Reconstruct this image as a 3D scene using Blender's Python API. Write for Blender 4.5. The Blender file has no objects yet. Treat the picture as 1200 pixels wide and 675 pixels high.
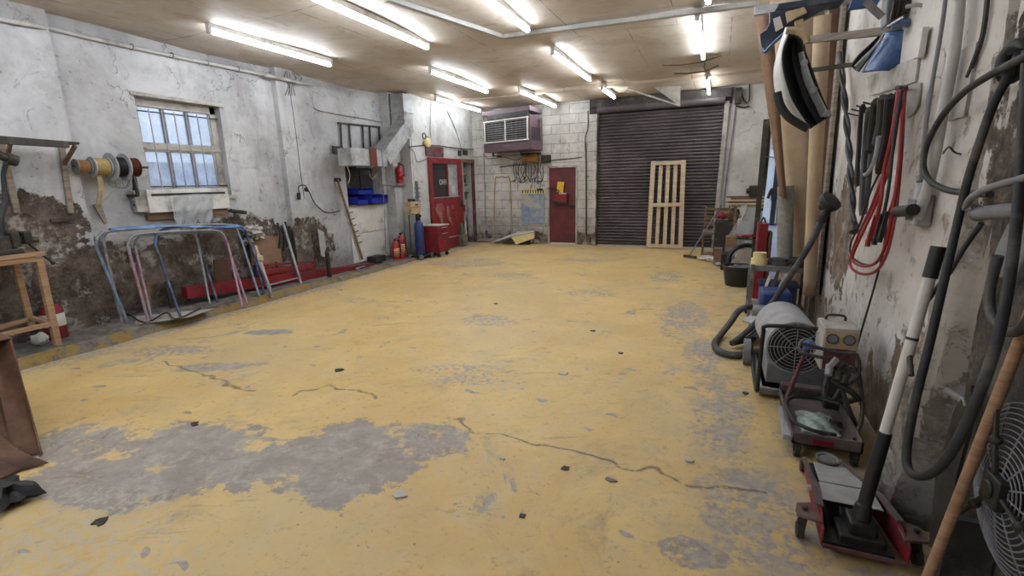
import bpy, bmesh, math, random
from mathutils import Vector, Matrix
R = random.Random(7)
PI = math.pi
scn = bpy.context.scene
COL = scn.collection
V = Vector
# ------------------------------------------------------------------ camera
FPX, VX, VY, ROLL, CH = 562.0, 245.0, -131.0, 0.024, 1.6
Yc = V((VX, VY, FPX)).normalized()
Zc = -V((ROLL, 1, -(VX*ROLL+VY)/FPX)).normalized()
Xc = Yc.cross(Zc)
CAMP = V((0, 0, CH))
def ray(px, py):
    d = V((px-600, py-337.5, FPX))
    return V((d.dot(Xc), d.dot(Yc), d.dot(Zc)))
def PX(px, py, X): r = ray(px, py); return CAMP + r*(X/r.x)
def PY(px, py, Y): r = ray(px, py); return CAMP + r*(Y/r.y)
def PZ(px, py, Z): r = ray(px, py); return CAMP + r*((Z-CH)/r.z)
cam = bpy.data.cameras.new('camera'); cam.lens = 36*FPX/1200; cam.sensor_width = 36
cam.clip_start = 0.02
co = bpy.data.objects.new('camera', cam); COL.objects.link(co)
right = V((Xc.x, Yc.x, Zc.x)); down = V((Xc.y, Yc.y, Zc.y)); fwd = V((Xc.z, Yc.z, Zc.z))
m = Matrix.Identity(4)
for i in range(3):
    m[i][0] = right[i]; m[i][1] = -down[i]; m[i][2] = -fwd[i]
m.translation = CAMP
co.matrix_world = m
scn.camera = co
# ------------------------------------------------------------------ materials
def lin(c):
    if isinstance(c, str): c = [int(c[i:i+2], 16)/255 for i in (0, 2, 4)]
    return tuple(x/12.92 if x <= .04045 else ((x+.055)/1.055)**2.4 for x in c)+(1.0,)
class NT:
    def __init__(s, name):
        s.m = bpy.data.materials.new(name); s.m.use_nodes = True
        s.t = s.m.node_tree; s.n = s.t.nodes; s.b = s.n['Principled BSDF']; s.out = s.n['Material Output']
        s._pos = None
    def new(s, k, **kw):
        n = s.n.new(k)
        for a, b in kw.items(): setattr(n, a, b)
        return n
    def link(s, a, b): s.t.links.new(a, b)
    def put(s, sock, v):
        if hasattr(v, 'links'): s.link(v, sock)
        else: sock.default_value = v
    def pos(s):
        if s._pos is None: s._pos = s.new('ShaderNodeNewGeometry').outputs['Position']
        return s._pos
    def obj(s): return s.new('ShaderNodeTexCoord').outputs['Object']
    def sep(s, v=None):
        n = s.new('ShaderNodeSeparateXYZ'); s.link(v or s.pos(), n.inputs[0]); return n.outputs
    def comb(s, x, y, z):
        n = s.new('ShaderNodeCombineXYZ')
        for i, q in enumerate((x, y, z)): s.put(n.inputs[i], q)
        return n.outputs[0]
    def noise(s, scale, detail=5, rough=.6, vec=None, dist=0):
        n = s.new('ShaderNodeTexNoise'); s.link(vec or s.pos(), n.inputs['Vector'])
        n.inputs['Scale'].default_value = scale; n.inputs['Detail'].default_value = detail
        n.inputs['Roughness'].default_value = rough; n.inputs['Distortion'].default_value = dist
        return n.outputs['Fac']
    def voro(s, scale, feature='F1', vec=None, rnd=1, out='Distance'):
        n = s.new('ShaderNodeTexVoronoi', feature=feature); s.link(vec or s.pos(), n.inputs['Vector'])
        n.inputs['Scale'].default_value = scale; n.inputs['Randomness'].default_value = rnd
        return n.outputs[out]
    def math(s, op, a, b=0.0, c=0.0, clamp=False):
        n = s.new('ShaderNodeMath', operation=op, use_clamp=clamp)
        s.put(n.inputs[0], a); s.put(n.inputs[1], b); s.put(n.inputs[2], c)
        return n.outputs[0]
    def step(s, v, lo, hi):   # smooth ramp 0..1 from lo to hi
        n = s.new('ShaderNodeMapRange', interpolation_type='SMOOTHSTEP')
        s.put(n.inputs['Value'], v)
        n.inputs['From Min'].default_value = lo; n.inputs['From Max'].default_value = hi
        return n.outputs['Result']
    def mix(s, f, a, b, mode='MIX'):
        n = s.new('ShaderNodeMix', data_type='RGBA', blend_type=mode)
        s.put(n.inputs['Factor'], f)
        for k, v in (('A', a), ('B', b)):
            sk = [i for i in n.inputs if i.name == k and i.type == 'RGBA'][0]
            s.put(sk, lin(v) if isinstance(v, str) else v)
        return [o for o in n.outputs if o.type == 'RGBA'][0]
    def bump(s, h, strength=.5, dist=.02):
        n = s.new('ShaderNodeBump'); s.put(n.inputs['Height'], h)
        n.inputs['Strength'].default_value = strength; n.inputs['Distance'].default_value = dist
        s.link(n.outputs[0], s.b.inputs['Normal'])
    def scalev(s, v, x, y, z):
        n = s.new('ShaderNodeVectorMath', operation='MULTIPLY'); s.link(v, n.inputs[0]); n.inputs[1].default_value = (x, y, z)
        return n.outputs[0]
    def blob(s, cx, cy, rx, ry, wob, ang=0):
        """1 inside an ellipse with a ragged edge (floor wear)"""
        o = s.sep()
        dx = s.math('SUBTRACT', o[0], cx); dy = s.math('SUBTRACT', o[1], cy)
        c, q = math.cos(ang), math.sin(ang)
        u = s.math('DIVIDE', s.math('ADD', s.math('MULTIPLY', dx, c), s.math('MULTIPLY', dy, q)), rx)
        w = s.math('DIVIDE', s.math('SUBTRACT', s.math('MULTIPLY', dy, c), s.math('MULTIPLY', dx, q)), ry)
        d = s.math('SQRT', s.math('ADD', s.math('MULTIPLY', u, u), s.math('MULTIPLY', w, w)))
        d = s.math('ADD', d, wob)
        return s.math('SUBTRACT', 1.0, s.step(d, .75, 1.15))
def M_(name, col, rough=.6, metal=0, var=.25, scale=14, dirt=None, dirtamt=.45, bump=0, coat=0, trans=0, emit=None, alpha=1):
    t = NT(name)
    v = t.noise(scale, 6, .65, vec=t.obj())
    dk = tuple(x*(1-var) for x in lin(col)[:3])+(1,); lt = tuple(min(1, x*(1+var*.6)) for x in lin(col)[:3])+(1,)
    c = t.mix(t.step(v, .3, .7), dk, lt)
    if dirt:
        d = t.step(t.noise(scale*.35, 8, .7, vec=t.obj()), .62-dirtamt*.35, .72-dirtamt*.15)
        c = t.mix(t.math('MULTIPLY', d, .8), c, dirt)
    t.link(c, t.b.inputs['Base Color'])
    t.b.inputs['Roughness'].default_value = rough; t.b.inputs['Metallic'].default_value = metal
    if bump: t.bump(t.noise(scale*3, 6, .6, vec=t.obj()), bump, .01)
    if trans: t.b.inputs['Transmission Weight'].default_value = trans
    if alpha < 1: t.b.inputs['Alpha'].default_value = alpha
    return t.m
def MW(name, c1, c2, rough=.75, axis=(1, 1, 12)):   # wood with grain
    t = NT(name)
    v = t.noise(3, 8, .7, vec=t.scalev(t.obj(), *axis))
    w = t.noise(25, 4, .6, vec=t.scalev(t.obj(), *axis))
    c = t.mix(t.step(v, .35, .65), c1, c2); c = t.mix(t.math('MULTIPLY', w, .35), c, c1)
    t.link(c, t.b.inputs['Base Color']); t.b.inputs['Roughness'].default_value = rough
    t.bump(w, .3, .004)
    return t.m
K = {}
K['metal'] = M_('dull_steel', '7d7c7c', .5, .5, .3, 10, '4a3f36', .25)
K['galv'] = M_('galvanised_steel', 'a9aaab', .5, .35, .25, 6, '6e6a64', .35)
K['dmetal'] = M_('dark_metal', '38342f', .55, .3, .4, 14, '5d564f', .3)
K['black'] = M_('black_plastic', '1b1a1b', .55, 0, .4, 10, '46423e', .25)
K['rubber'] = M_('black_rubber', '242326', .65, 0, .35, 12, '57524d', .35)
K['hose'] = M_('dusty_grey_hose', '3b3a3c', .6, 0, .3, 10, '625c56', .35)
K['red'] = M_('red_paint', '7d1d26', .55, 0, .35, 8, '4a2b2a', .35)
K['dred'] = M_('dusty_red_paint', '5f262b', .65, 0, .35, 9, '625a55', .6)
K['bred'] = M_('bright_red', '7a1722', .45, 0, .25, 10, '5c2a2e', .3)
K['extred'] = M_('extinguisher_red', '92161f', .35, 0, .2, 10, '5a1a1a', .15)
K['blue'] = M_('deep_blue_plastic', '1b2c92', .4, 0, .2, 8)
K['carblue'] = M_('blue_car_paint', '34507c', .35, .1, .2, 5, '7a7f86', .2)
K['dblue'] = M_('dark_navy_paint', '252b3c', .45, 0, .25, 8, '56565a', .25)
K['cylblue'] = M_('blue_cylinder_paint', '243a72', .45, 0, .3, 8, '4e545e', .35)
K['navyp'] = M_('dusty_navy_plastic', '222f5c', .55, 0, .3, 8, '4e5260', .35)
K['white'] = M_('white_paint', 'c9c7c3', .55, 0, .12, 6, '8d857b', .25)
K['dwhite'] = M_('dirty_white_paint', 'a9a49d', .65, 0, .2, 7, '6c6258', .4)
K['cream'] = M_('cream_card', 'b29c7c', .7, 0, .2, 8, '6f6254', .3)
K['card'] = M_('brown_cardboard', '806450', .85, 0, .2, 5, '6f5136', .3)
K['kraft'] = M_('tan_kraft_paper', 'b09a80', .75, 0, .16, 3, '96806a', .3)
K['brownp'] = M_('brown_lining', '5d4030', .75, 0, .3, 4, '3e2a22', .3)
K['wood'] = MW('pale_pallet_wood', 'b5a088', 'd2bfa5')
K['wood2'] = MW('bench_pine', '8d6f54', 'ac8c6c')
K['woodp'] = MW('worn_pole_wood', '8a6a50', 'a98668')
K['woodd'] = MW('aged_wood', '5f4a39', '8a6e55')
K['woodg'] = MW('grey_wood', '6a6058', '938779')
K['yellow'] = M_('yellow_plastic', 'cda21c', .5, 0, .2, 10)
K['pyellow'] = M_('pale_yellow_tape', 'd6c48c', .6, 0, .1, 10)
K['spooly'] = M_('yellow_wire', 'a8925a', .6, 0, .25, 60)
K['orange'] = M_('orange_spool', 'a0784c', .6, 0, .25, 20)
K['copper'] = M_('copper_wire', '70392a', .45, .4, .35, 60)
K['grey'] = M_('grey_plastic', '75757a', .6, 0, .2, 8, '57534e', .3)
K['lgrey'] = M_('light_grey_plastic', '9b9b9e', .5, 0, .2, 8, '6e6963', .35)
K['foam'] = M_('grey_foam', '85817a', .9, 0, .2, 20, '66605a', .3, bump=.3)
K['pipe'] = M_('painted_pipe', 'b2b0ae', .5, 0, .15, 6, '7d756c', .3)
K['mauve'] = M_('mauve_enamel', '5d484e', .5, 0, .15, 5, '5c4549', .3)
K['tray'] = M_('dusty_brown_tray', '55474a', .65, 0, .3, 9, '6e665f', .5)
K['tarp'] = M_('brown_leather', '6c4c3a', .7, 0, .3, 9, '453027', .35, bump=.3)
K['foilblue'] = M_('pale_blue_wrap', 'b2c6e2', .3, 0, .15, 5)
K['pinkt'] = M_('faded_pink_paint', '9c7684', .5, .2, .3, 14, '8e9098', .4)
K['bluet'] = M_('faded_blue_paint', '6b7f9a', .5, .2, .3, 14, '8e9098', .4)
K['dblt'] = M_('chipped_navy_paint', '3c4660', .5, .2, .35, 14, '7e8088', .4)
K['silt'] = M_('bare_tube_steel', '8f9196', .45, .5, .25, 14, '5d5a58', .3)
K['tbl'] = M_('bright_blue_film', '4f7ab2', .45, 0, .3, 10, '8fa4c4', .5)
K['skyblue'] = M_('blue_knob', '4c6b9c', .5, 0, .2, 8)
K['paper'] = M_('paper', 'b9b6b0', .8, 0, .1, 8)
K['plaster'] = M_('plaster_lump', '8e877d', .9, 0, .3, 12, bump=.5)
K['copr'] = M_('red_cable', '8c1b24', .4, 0, .15, 10)
K['orgy'] = M_('dusty_orange', '9a6a2e', .6, 0, .3, 8)
K['green'] = M_('green_glass', '3e6a52', .3, 0, .3, 8)
K['pgreen'] = M_('pale_green_print', '8b9a92', .5, 0, .35, 25, '3b4048', .3)
t = NT('clear_polythene'); t.b.inputs['Base Color'].default_value = lin('c9cdd0'); t.b.inputs['Roughness'].default_value = .22
t.b.inputs['Alpha'].default_value = .38; t.bump(t.noise(9, 5, .6, vec=t.obj(), dist=1.5), .9, .05); K['poly'] = t.m
t = NT('tube_light'); t.b.inputs['Base Color'].default_value = (1, 1, 1, 1); t.b.inputs['Emission Color'].default_value = (.87, .935, 1, 1)
t.b.inputs['Emission Strength'].default_value = 26; K['lamp'] = t.m

# ---- floor
def floor_mat():
    t = NT('worn_yellow_floor')
    n1 = t.noise(.9, 9, .68, dist=.3); n2 = t.noise(4.5, 8, .7); n3 = t.noise(22, 6, .7); n4 = t.noise(90, 3, .6)
    yel = t.mix(t.step(n1, .3, .7), 'c5a467', 'd9bc7e')
    yel = t.mix(t.math('MULTIPLY', t.step(n2, .4, .75), .55), yel, 'c9b690')
    yel = t.mix(t.math('MULTIPLY', t.step(n3, .52, .7), .45), yel, 'ab9466')
    gry = t.mix(t.step(n2, .3, .7), '8a8583', 'aca8a7'); gry = t.mix(t.math('MULTIPLY', n3, .5), gry, '76716f'); gry = t.mix(t.math('MULTIPLY', t.step(t.noise(9, 9, .8, dist=.6), .5, .62), .5), gry, 'b9b3ae'); gry = t.mix(t.math('MULTIPLY', t.step(t.noise(3.3, 9, .8, dist=1.5), .55, .66), .6), gry, '5f5856')
    wob = t.math('ADD', t.math('MULTIPLY', t.math('SUBTRACT', n1, .5), 2.2), t.math('ADD', t.math('MULTIPLY', t.math('SUBTRACT', n2, .5), 2.4), t.math('MULTIPLY', t.math('SUBTRACT', n3, .5), .9)))
    mask = 0.0
    for (a, b, rx, ry, ang, am) in BLOBS:
        q = t.math('MULTIPLY', t.blob(a, b, rx, ry, wob, ang), am); mask = t.math('MAXIMUM', mask, q)
    # right edge along the wall and the far left, where the paint is worn away
    o = t.sep()
    e = t.step(t.math('ADD', o[0], t.math('MULTIPLY', wob, .5)), .05, .75)
    mask = t.math('MAXIMUM', mask, t.math('MULTIPLY', e, .45)); smear = t.step(t.math('ADD', o[0], t.math('MULTIPLY', wob, .7)), -.5, .8)
    e = t.math('SUBTRACT', 1.0, t.step(t.math('ADD', o[0], t.math('MULTIPLY', wob, .35)), -5.9, -5.2))
    mask = t.math('MAXIMUM', mask, t.math('MULTIPLY', e, .7))
    fine = t.math('ADD', t.math('MULTIPLY', t.math('SUBTRACT', n3, .5), 1.6), t.math('MULTIPLY', t.math('SUBTRACT', n2, .5), 1.4))
    mask = t.math('MULTIPLY', t.step(t.math('ADD', mask, fine), .38, .74), .9)
    # chips: small sharp flakes of missing paint
    wv = t.new('ShaderNodeVectorMath', operation='ADD'); t.link(t.pos(), wv.inputs[0])
    nn = t.new('ShaderNodeTexNoise'); t.link(t.pos(), nn.inputs['Vector']); nn.inputs['Scale'].default_value = 3
    sc = t.new('ShaderNodeVectorMath', operation='SCALE'); t.link(nn.outputs['Color'], sc.inputs[0]); sc.inputs['Scale'].default_value = .35
    t.link(sc.outputs[0], wv.inputs[1])
    vc = t.voro(3.4, vec=t.scalev(wv.outputs[0], .6, 1.5, 1))
    chip = t.math('MULTIPLY', t.math('SUBTRACT', 1.0, t.step(vc, .10, .13)), t.step(t.noise(1.3, 3, .5), .46, .5))
    vc2 = t.voro(9, vec=wv.outputs[0])
    chip2 = t.math('MULTIPLY', t.math('SUBTRACT', 1.0, t.step(vc2, .08, .11)), t.step(t.noise(1.9, 3, .5), .48, .52))
    big = t.step(t.noise(1.7, 10, .72, dist=.5), .6, .64)
    chips = t.math('MAXIMUM', t.math('MAXIMUM', chip, chip2), t.math('MULTIPLY', big, .85))
    mask = t.math('MAXIMUM', mask, t.math('MULTIPLY', chips, .9))
    smear = t.math('MULTIPLY', smear, t.step(n2, .3, .7)); yel = t.mix(t.math('MULTIPLY', smear, .8), yel, '8f8270')
    dust = t.step(t.noise(.55, 8, .7), .45, .62); yel = t.mix(t.math('MULTIPLY', dust, .35), yel, 'b5a88c')
    c = t.mix(mask, yel, gry)
    rot = t.new('ShaderNodeVectorRotate', rotation_type='Z_AXIS'); t.link(t.pos(), rot.inputs['Vector']); rot.inputs['Angle'].default_value = -.5
    sk = t.step(t.noise(2.2, 9, .75, vec=t.scalev(rot.outputs[0], .35, 2.6, 1)), .6, .66); c = t.mix(t.math('MULTIPLY', sk, .45), c, '7d7470')
    sp = t.math('MULTIPLY', t.step(t.noise(38, 4, .65), .66, .7), .7); c = t.mix(sp, c, '5a5048')
    gm = t.step(t.noise(1.6, 10, .78, dist=1.2), .52, .70); c = t.mix(t.math('MULTIPLY', gm, .38), c, '6f655a')
    gs = t.step(t.noise(11, 8, .75), .56, .68); c = t.mix(t.math('MULTIPLY', gs, .3), c, '6b6158')
    # long cracks
    crack = 0.0
    wp = t.sep(wv.outputs[0])
    for line in CRACKS:
        W2 = [PZ(x, y, 0) for x, y in line]
        for p, q in zip(W2, W2[1:]):
            ex, ey = q.x-p.x, q.y-p.y; L2 = ex*ex+ey*ey
            dx = t.math('SUBTRACT', wp[0], p.x+.17); dy = t.math('SUBTRACT', wp[1], p.y+.17)
            h = t.math('DIVIDE', t.math('ADD', t.math('MULTIPLY', dx, ex), t.math('MULTIPLY', dy, ey)), L2, clamp=True)
            ux = t.math('SUBTRACT', dx, t.math('MULTIPLY', h, ex)); uy = t.math('SUBTRACT', dy, t.math('MULTIPLY', h, ey))
            dd = t.math('SQRT', t.math('ADD', t.math('MULTIPLY', ux, ux), t.math('MULTIPLY', uy, uy)))
            crack = t.math('MAXIMUM', crack, t.math('SUBTRACT', 1.0, t.step(dd, .006, .022)))
    crack = t.math('MULTIPLY', crack, t.step(t.math('ADD', n3, t.math('MULTIPLY', n2, .7)), .68, .9))
    c = t.mix(t.math('MULTIPLY', crack, .7), c, '4a423c')
    pale = t.blob(-2.6, 1.0, .6, .3, wob); c = t.mix(t.math('MULTIPLY', t.math('MULTIPLY', pale, t.step(n3, .45, .6)), .7), c, 'b9b4a6')
    c = t.mix(t.math('MULTIPLY', t.step(n4, .62, .75), .3), c, '4c463f')
    t.link(c, t.b.inputs['Base Color'])
    t.put(t.b.inputs['Roughness'], t.math('ADD', t.math('MULTIPLY', n2, .3), t.math('ADD', t.math('MULTIPLY', mask, .15), .3)))
    t.b.inputs['Specular IOR Level'].default_value = .35
    h = t.math('SUBTRACT', t.math('MULTIPLY', n3, .25), t.math('ADD', t.math('MULTIPLY', mask, .5), crack))
    t.bump(h, .45, .006)
    return t.m
# worn patches, in metres on the floor: x, y, rx, ry, angle
BLOBS = [(-1.95, 1.95, .42, .42, .2, 1), (-2.45, 1.75, .6, .3, .45, 1), (-3.0, 1.75, .6, .3, .3, 1), (-3.2, 1.3, .5, .22, .1, .9), (-3.7, 1.5, .45, .3, .2, .8), (-1.6, 2.35, .28, .22, 0, .75),
         (-2.4, 4.9, .4, .3, 0, .55), (-4.6, 3.7, .45, .13, .5, .95), (-4.2, 2.7, .5, .12, .5, .7), (-1.6, 6.6, .5, .35, 0, .5), (-4.6, 5.2, .35, .25, 0, .5), (-3.2, 7.5, .6, .3, 0, .5), (-1.9, 3.4, .6, .35, 0, .5),
         (-.3, 5.6, .3, .8, 0, .6), (.1, 3.4, .25, .9, 0, .55), (.25, 2.3, .3, .5, 0, .6), (-4.8, 8.6, .9, .8, 0, .55), (-2.5, 9.6, .9, .35, 0, .5), (-5.0, 2.9, .5, .2, .3, .6),
         (-.7, 8.0, .3, .6, 0, .55), (-.05, 4.5, .2, .6, 0, .6), (.0, 1.95, .16, .1, 0, .8)]
CRACKS = [[(530, 492), (590, 511), (640, 519), (700, 536), (760, 549), (830, 572), (890, 580)], [(345, 463), (385, 452), (412, 458), (440, 470)], [(190, 424), (240, 436), (300, 457)]]
K['floor'] = floor_mat()
# ---- walls
def wall_mat(name, a, b, u1, u2, zlim, ylo, yhi, blocks=None, dirtz=.6, patch=.62, seedoff=0, extra=None, tone='8a8680'):
    t = NT(name); o = t.sep()
    off = t.new('ShaderNodeVectorMath', operation='ADD'); t.link(t.pos(), off.inputs[0]); off.inputs[1].default_value = (seedoff,)*3
    p = off.outputs[0]
    n1 = t.noise(1.1, 9, .68, vec=p, dist=.4); n2 = t.noise(5, 9, .7, vec=p); n3 = t.noise(26, 6, .7, vec=p)
    paint = t.mix(t.step(n1, .32, .68), a, b)
    paint = t.mix(t.math('MULTIPLY', t.step(n2, .5, .72), .4), paint, tone)
    # soot streaks running down
    sv = t.noise(2.2, 7, .7, vec=t.scalev(p, 1, 1, .25)); paint = t.mix(t.math('MULTIPLY', t.step(sv, .55, .75), .4), paint, '706a64')
    sm = t.step(t.noise(3.1, 10, .78, vec=p, dist=.8), .57, .66); paint = t.mix(t.math('MULTIPLY', sm, .5), paint, '5f5954')
    fk = t.math('MULTIPLY', t.step(t.noise(14, 6, .7, vec=p), .62, .66), t.step(n1, .42, .55)); paint = t.mix(t.math('MULTIPLY', fk, .6), paint, '4c443f')
    ckv = t.new('ShaderNodeVectorMath', operation='ADD'); t.link(p, ckv.inputs[0]); ckn = t.new('ShaderNodeTexNoise'); t.link(p, ckn.inputs['Vector']); ckn.inputs['Scale'].default_value = 2.2; ckn.inputs['Detail'].default_value = 6
    t.link(ckn.outputs['Color'], ckv.inputs[1]); ck = t.voro(1.1, 'DISTANCE_TO_EDGE', vec=ckv.outputs[0]); ck = t.math('MULTIPLY', t.math('SUBTRACT', 1.0, t.step(ck, .002, .008)), t.step(t.noise(1.7, 4, .5, vec=p), .52, .6)); paint = t.mix(t.math('MULTIPLY', ck, .5), paint, '3a322d')
    h = t.math('SUBTRACT', t.math('MULTIPLY', n2, .5), t.math('MULTIPLY', ck, .25))
    if blocks:
        ax, bw, bh = blocks
        w = t.comb(o[ax], o[2], 0.0); br = t.new('ShaderNodeTexBrick'); t.link(w, br.inputs['Vector'])
        br.inputs['Scale'].default_value = 1; br.inputs['Brick Width'].default_value = bw; br.inputs['Row Height'].default_value = bh
        br.inputs['Mortar Size'].default_value = .006; br.inputs['Mortar Smooth'].default_value = .3
        lft = t.math('SUBTRACT', 1.0, t.step(o[0], -1.5, -1.4)); fac = t.math('MULTIPLY', t.math('MULTIPLY', br.outputs['Fac'], lft), t.step(n2, .35, .6))
        paint = t.mix(t.math('MULTIPLY', fac, .75), paint, '5a534c'); h = t.math('SUBTRACT', h, t.math('MULTIPLY', br.outputs['Fac'], lft))
    under = t.mix(t.step(n2, .35, .65), u1, u2)
    nn = t.new('ShaderNodeTexNoise'); t.link(p, nn.inputs['Vector']); nn.inputs['Scale'].default_value = 4; nn.inputs['Detail'].default_value = 5
    sc = t.new('ShaderNodeVectorMath', operation='SCALE'); t.link(nn.outputs['Color'], sc.inputs[0]); sc.inputs['Scale'].default_value = .25
    pv = t.new('ShaderNodeVectorMath', operation='ADD'); t.link(p, pv.inputs[0]); t.link(sc.outputs[0], pv.inputs[1])
    vs = t.voro(4.5, 'DISTANCE_TO_EDGE', vec=t.scalev(pv.outputs[0], 1, 1, 1.6)); joint = t.math('MULTIPLY', t.math('SUBTRACT', 1.0, t.step(vs, .0, .16)), t.step(n3, .4, .6))
    under = t.mix(t.math('MULTIPLY', joint, .28), under, '2c2521')
    under = t.mix(t.math('MULTIPLY', t.step(n3, .55, .7), .6), under, '8f877c')
    under = t.mix(t.math('MULTIPLY', t.step(t.noise(2.7, 8, .78, vec=p), .53, .62), .7), under, 'a9a49e')
    # lower band where the plaster has come away
    zz = t.math('ADD', o[2], t.math('MULTIPLY', t.math('SUBTRACT', n1, .5), 1.5)); zz = t.math('ADD', zz, t.math('MULTIPLY', t.math('SUBTRACT', n2, .5), .7))
    low = t.math('SUBTRACT', 1.0, t.step(zz, zlim-.05, zlim+.05))
    yy = t.math('ADD', o[1], t.math('MULTIPLY', t.math('SUBTRACT', n2, .5), 1.2))
    low = t.math('MULTIPLY', low, t.math('SUBTRACT', 1.0, t.step(yy, yhi-.15, yhi+.15)))
    low = t.math('MULTIPLY', low, t.step(yy, ylo-.1, ylo+.1))
    pk = t.math('MULTIPLY', t.step(t.math('SUBTRACT', n2, t.math('MULTIPLY', o[2], .035)), patch-.06, patch-.04), t.step(n1, .45, .55))
    peel = t.math('MAXIMUM', low, t.math('MULTIPLY', pk, .8))
    for (yc, zc, ry, rz) in (extra or []):
        dy = t.math('DIVIDE', t.math('SUBTRACT', o[1], yc), ry); dz = t.math('DIVIDE', t.math('SUBTRACT', o[2], zc), rz)
        d = t.math('SQRT', t.math('ADD', t.math('MULTIPLY', dy, dy), t.math('MULTIPLY', dz, dz)))
        d = t.math('ADD', d, t.math('MULTIPLY', t.math('SUBTRACT', n2, .5), 2.2))
        peel = t.math('MAXIMUM', peel, t.math('SUBTRACT', 1.0, t.step(d, .9, 1.0)))
    dd = t.math('SUBTRACT', 1.0, t.step(t.math('ADD', o[2], t.math('MULTIPLY', n2, 1.2)), .5, .8+dirtz)); lowm = t.math('MULTIPLY', dd, t.step(t.noise(7, 9, .8, vec=p, dist=.8), .5, .6)); paint = t.mix(t.math('MULTIPLY', lowm, .55), paint, '45403c')
    paint = t.mix(t.math('MULTIPLY', dd, .55), paint, '6a625b')
    if name == 'patchy_right_wall':
        nr = t.math('SUBTRACT', 1.0, t.step(yy, 2.4, 2.8)); under = t.mix(nr, under, t.mix(t.step(n2, .35, .68), '3d3835', '6b645f'))  # bare stone near the camera, darkened further to carry the unlit foreground's shade
    c = t.mix(peel, paint, under)
    t.link(c, t.b.inputs['Base Color']); t.b.inputs['Roughness'].default_value = .85
    t.b.inputs['Specular IOR Level'].default_value = .2
    h = t.math('ADD', h, t.math('MULTIPLY', peel, t.math('SUBTRACT', t.math('MULTIPLY', n3, 1.2), t.math('ADD', t.math('MULTIPLY', joint, .45), .9))))
    t.bump(h, .8, .02)
    return t.m
K['wl'] = wall_mat('peeling_white_wall', 'bdbdbf', '999899', '453b36', '72665d', 1.02, -9, 6.75, extra=[(2.6, 1.25, .5, .35), (6.2, .6, .7, .45), (4.9, .8, .9, .4)], patch=.66)
K['wo'] = wall_mat('office_white_wall', 'c6c6c5', '9f9d9a', '4e453e', '857b70', .2, -9, 99, seedoff=3, patch=.66)
K['wb'] = wall_mat('white_block_wall', 'd2cfcb', 'b0aca6', '4b423b', '8c8276', .28, -9, 99, blocks=(0, .46, .225), seedoff=7, dirtz=.9, patch=.64)
K['wr'] = wall_mat('patchy_right_wall', 'cbc7c2', 'ada7a1', '6e5a4c', '948478', .35, -9, 99, seedoff=11, patch=.6,
                   extra=[(4.95, 1.05, .35, .5), (5.6, 1.1, .4, .4), (2.1, 1.0, .62, 1.5), (2.3, .3, .55, .8), (3.0, .35, .35, .45)])
K['pier'] = wall_mat('stone_pier', '9f9890', '7d766e', '3d3733', '5c534b', -.5, -9, 99, seedoff=5, patch=.50, tone='726b64')
K['smear'] = M_('smeared_paint', '94686a', .6, 0, .3, 20, '7c2a30', .6)
K['dark'] = wall_mat('dark_wall', '4c4744', '3a3634', '2f2a27', '463e38', .3, -9, 99, seedoff=9)  # mottled dark tone for the boards and backing sheets
def ceil_mat():
    t = NT('stained_ceiling_board'); o = t.sep()
    n1 = t.noise(.8, 8, .65, dist=.6); n2 = t.noise(4, 8, .7); n3 = t.noise(18, 5, .6, vec=t.scalev(t.pos(), 1, .15, 1))
    c = t.mix(t.step(n1, .3, .7), 'bdb5ad', 'd2cac2'); c = t.mix(t.math('MULTIPLY', t.step(n2, .45, .75), .5), c, 'a89074')
    c = t.mix(t.math('MULTIPLY', n3, .25), c, 'b09c86')
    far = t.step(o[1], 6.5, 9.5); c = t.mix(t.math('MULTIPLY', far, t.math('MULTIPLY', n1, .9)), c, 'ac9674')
    br = t.new('ShaderNodeTexBrick'); t.link(t.comb(o[0], t.math('ADD', o[1], .6), 0.0), br.inputs['Vector'])
    br.inputs['Scale'].default_value = 1; br.inputs['Brick Width'].default_value = 1.22; br.inputs['Row Height'].default_value = 2.44
    br.inputs['Mortar Size'].default_value = .006; br.offset = .5
    c = t.mix(t.math('MULTIPLY', t.math('MULTIPLY', br.outputs['Fac'], t.step(n2, .38, .58)), .8), c, '433a33')
    s2 = t.step(t.noise(1.0, 9, .75, dist=1), .5, .62); c = t.mix(t.math('MULTIPLY', s2, .35), c, '8a745c')
    st = t.step(t.noise(1.5, 10, .75, vec=t.scalev(t.pos(), .45, 2.2, 1)), .66, .70); c = t.mix(t.math('MULTIPLY', st, .55), c, '4a3a2c')
    pale = t.blob(-.6, 8.6, 1.1, 1.0, t.math('SUBTRACT', n2, .5)); c = t.mix(t.math('MULTIPLY', pale, .5), c, 'c4beb6')
    t.link(c, t.b.inputs['Base Color']); t.b.inputs['Roughness'].default_value = .6; t.b.inputs['Specular IOR Level'].default_value = .4
    t.bump(t.math('SUBTRACT', t.math('MULTIPLY', n1, 2.0), br.outputs['Fac']), .35, .03)
    return t.m
K['ceil'] = ceil_mat()
t = NT('rough_concrete'); n = t.noise(6, 8, .7); c = t.mix(t.step(n, .35, .65), '4d4743', '7b756f')
o = t.sep(); ed = t.math('MULTIPLY', t.step(t.math('ADD', o[0], t.math('MULTIPLY', n, .12)), -5.88, -5.86), t.step(t.noise(7, 6, .7), .45, .55))
c = t.mix(t.math('MULTIPLY', ed, .8), c, '8f7431'); t.link(c, t.b.inputs['Base Color']); t.b.inputs['Roughness'].default_value = .9
t.bump(t.noise(15, 8, .7), .8, .02); K['conc'] = t.m
t = NT('shutter_steel'); n = t.noise(1.5, 8, .7); c = t.mix(t.step(n, .35, .7), '4a4345', '665d5f'); c = t.mix(t.math('MULTIPLY', t.step(t.noise(7, 8, .7), .55, .7), .5), c, '3a3032')
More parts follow.
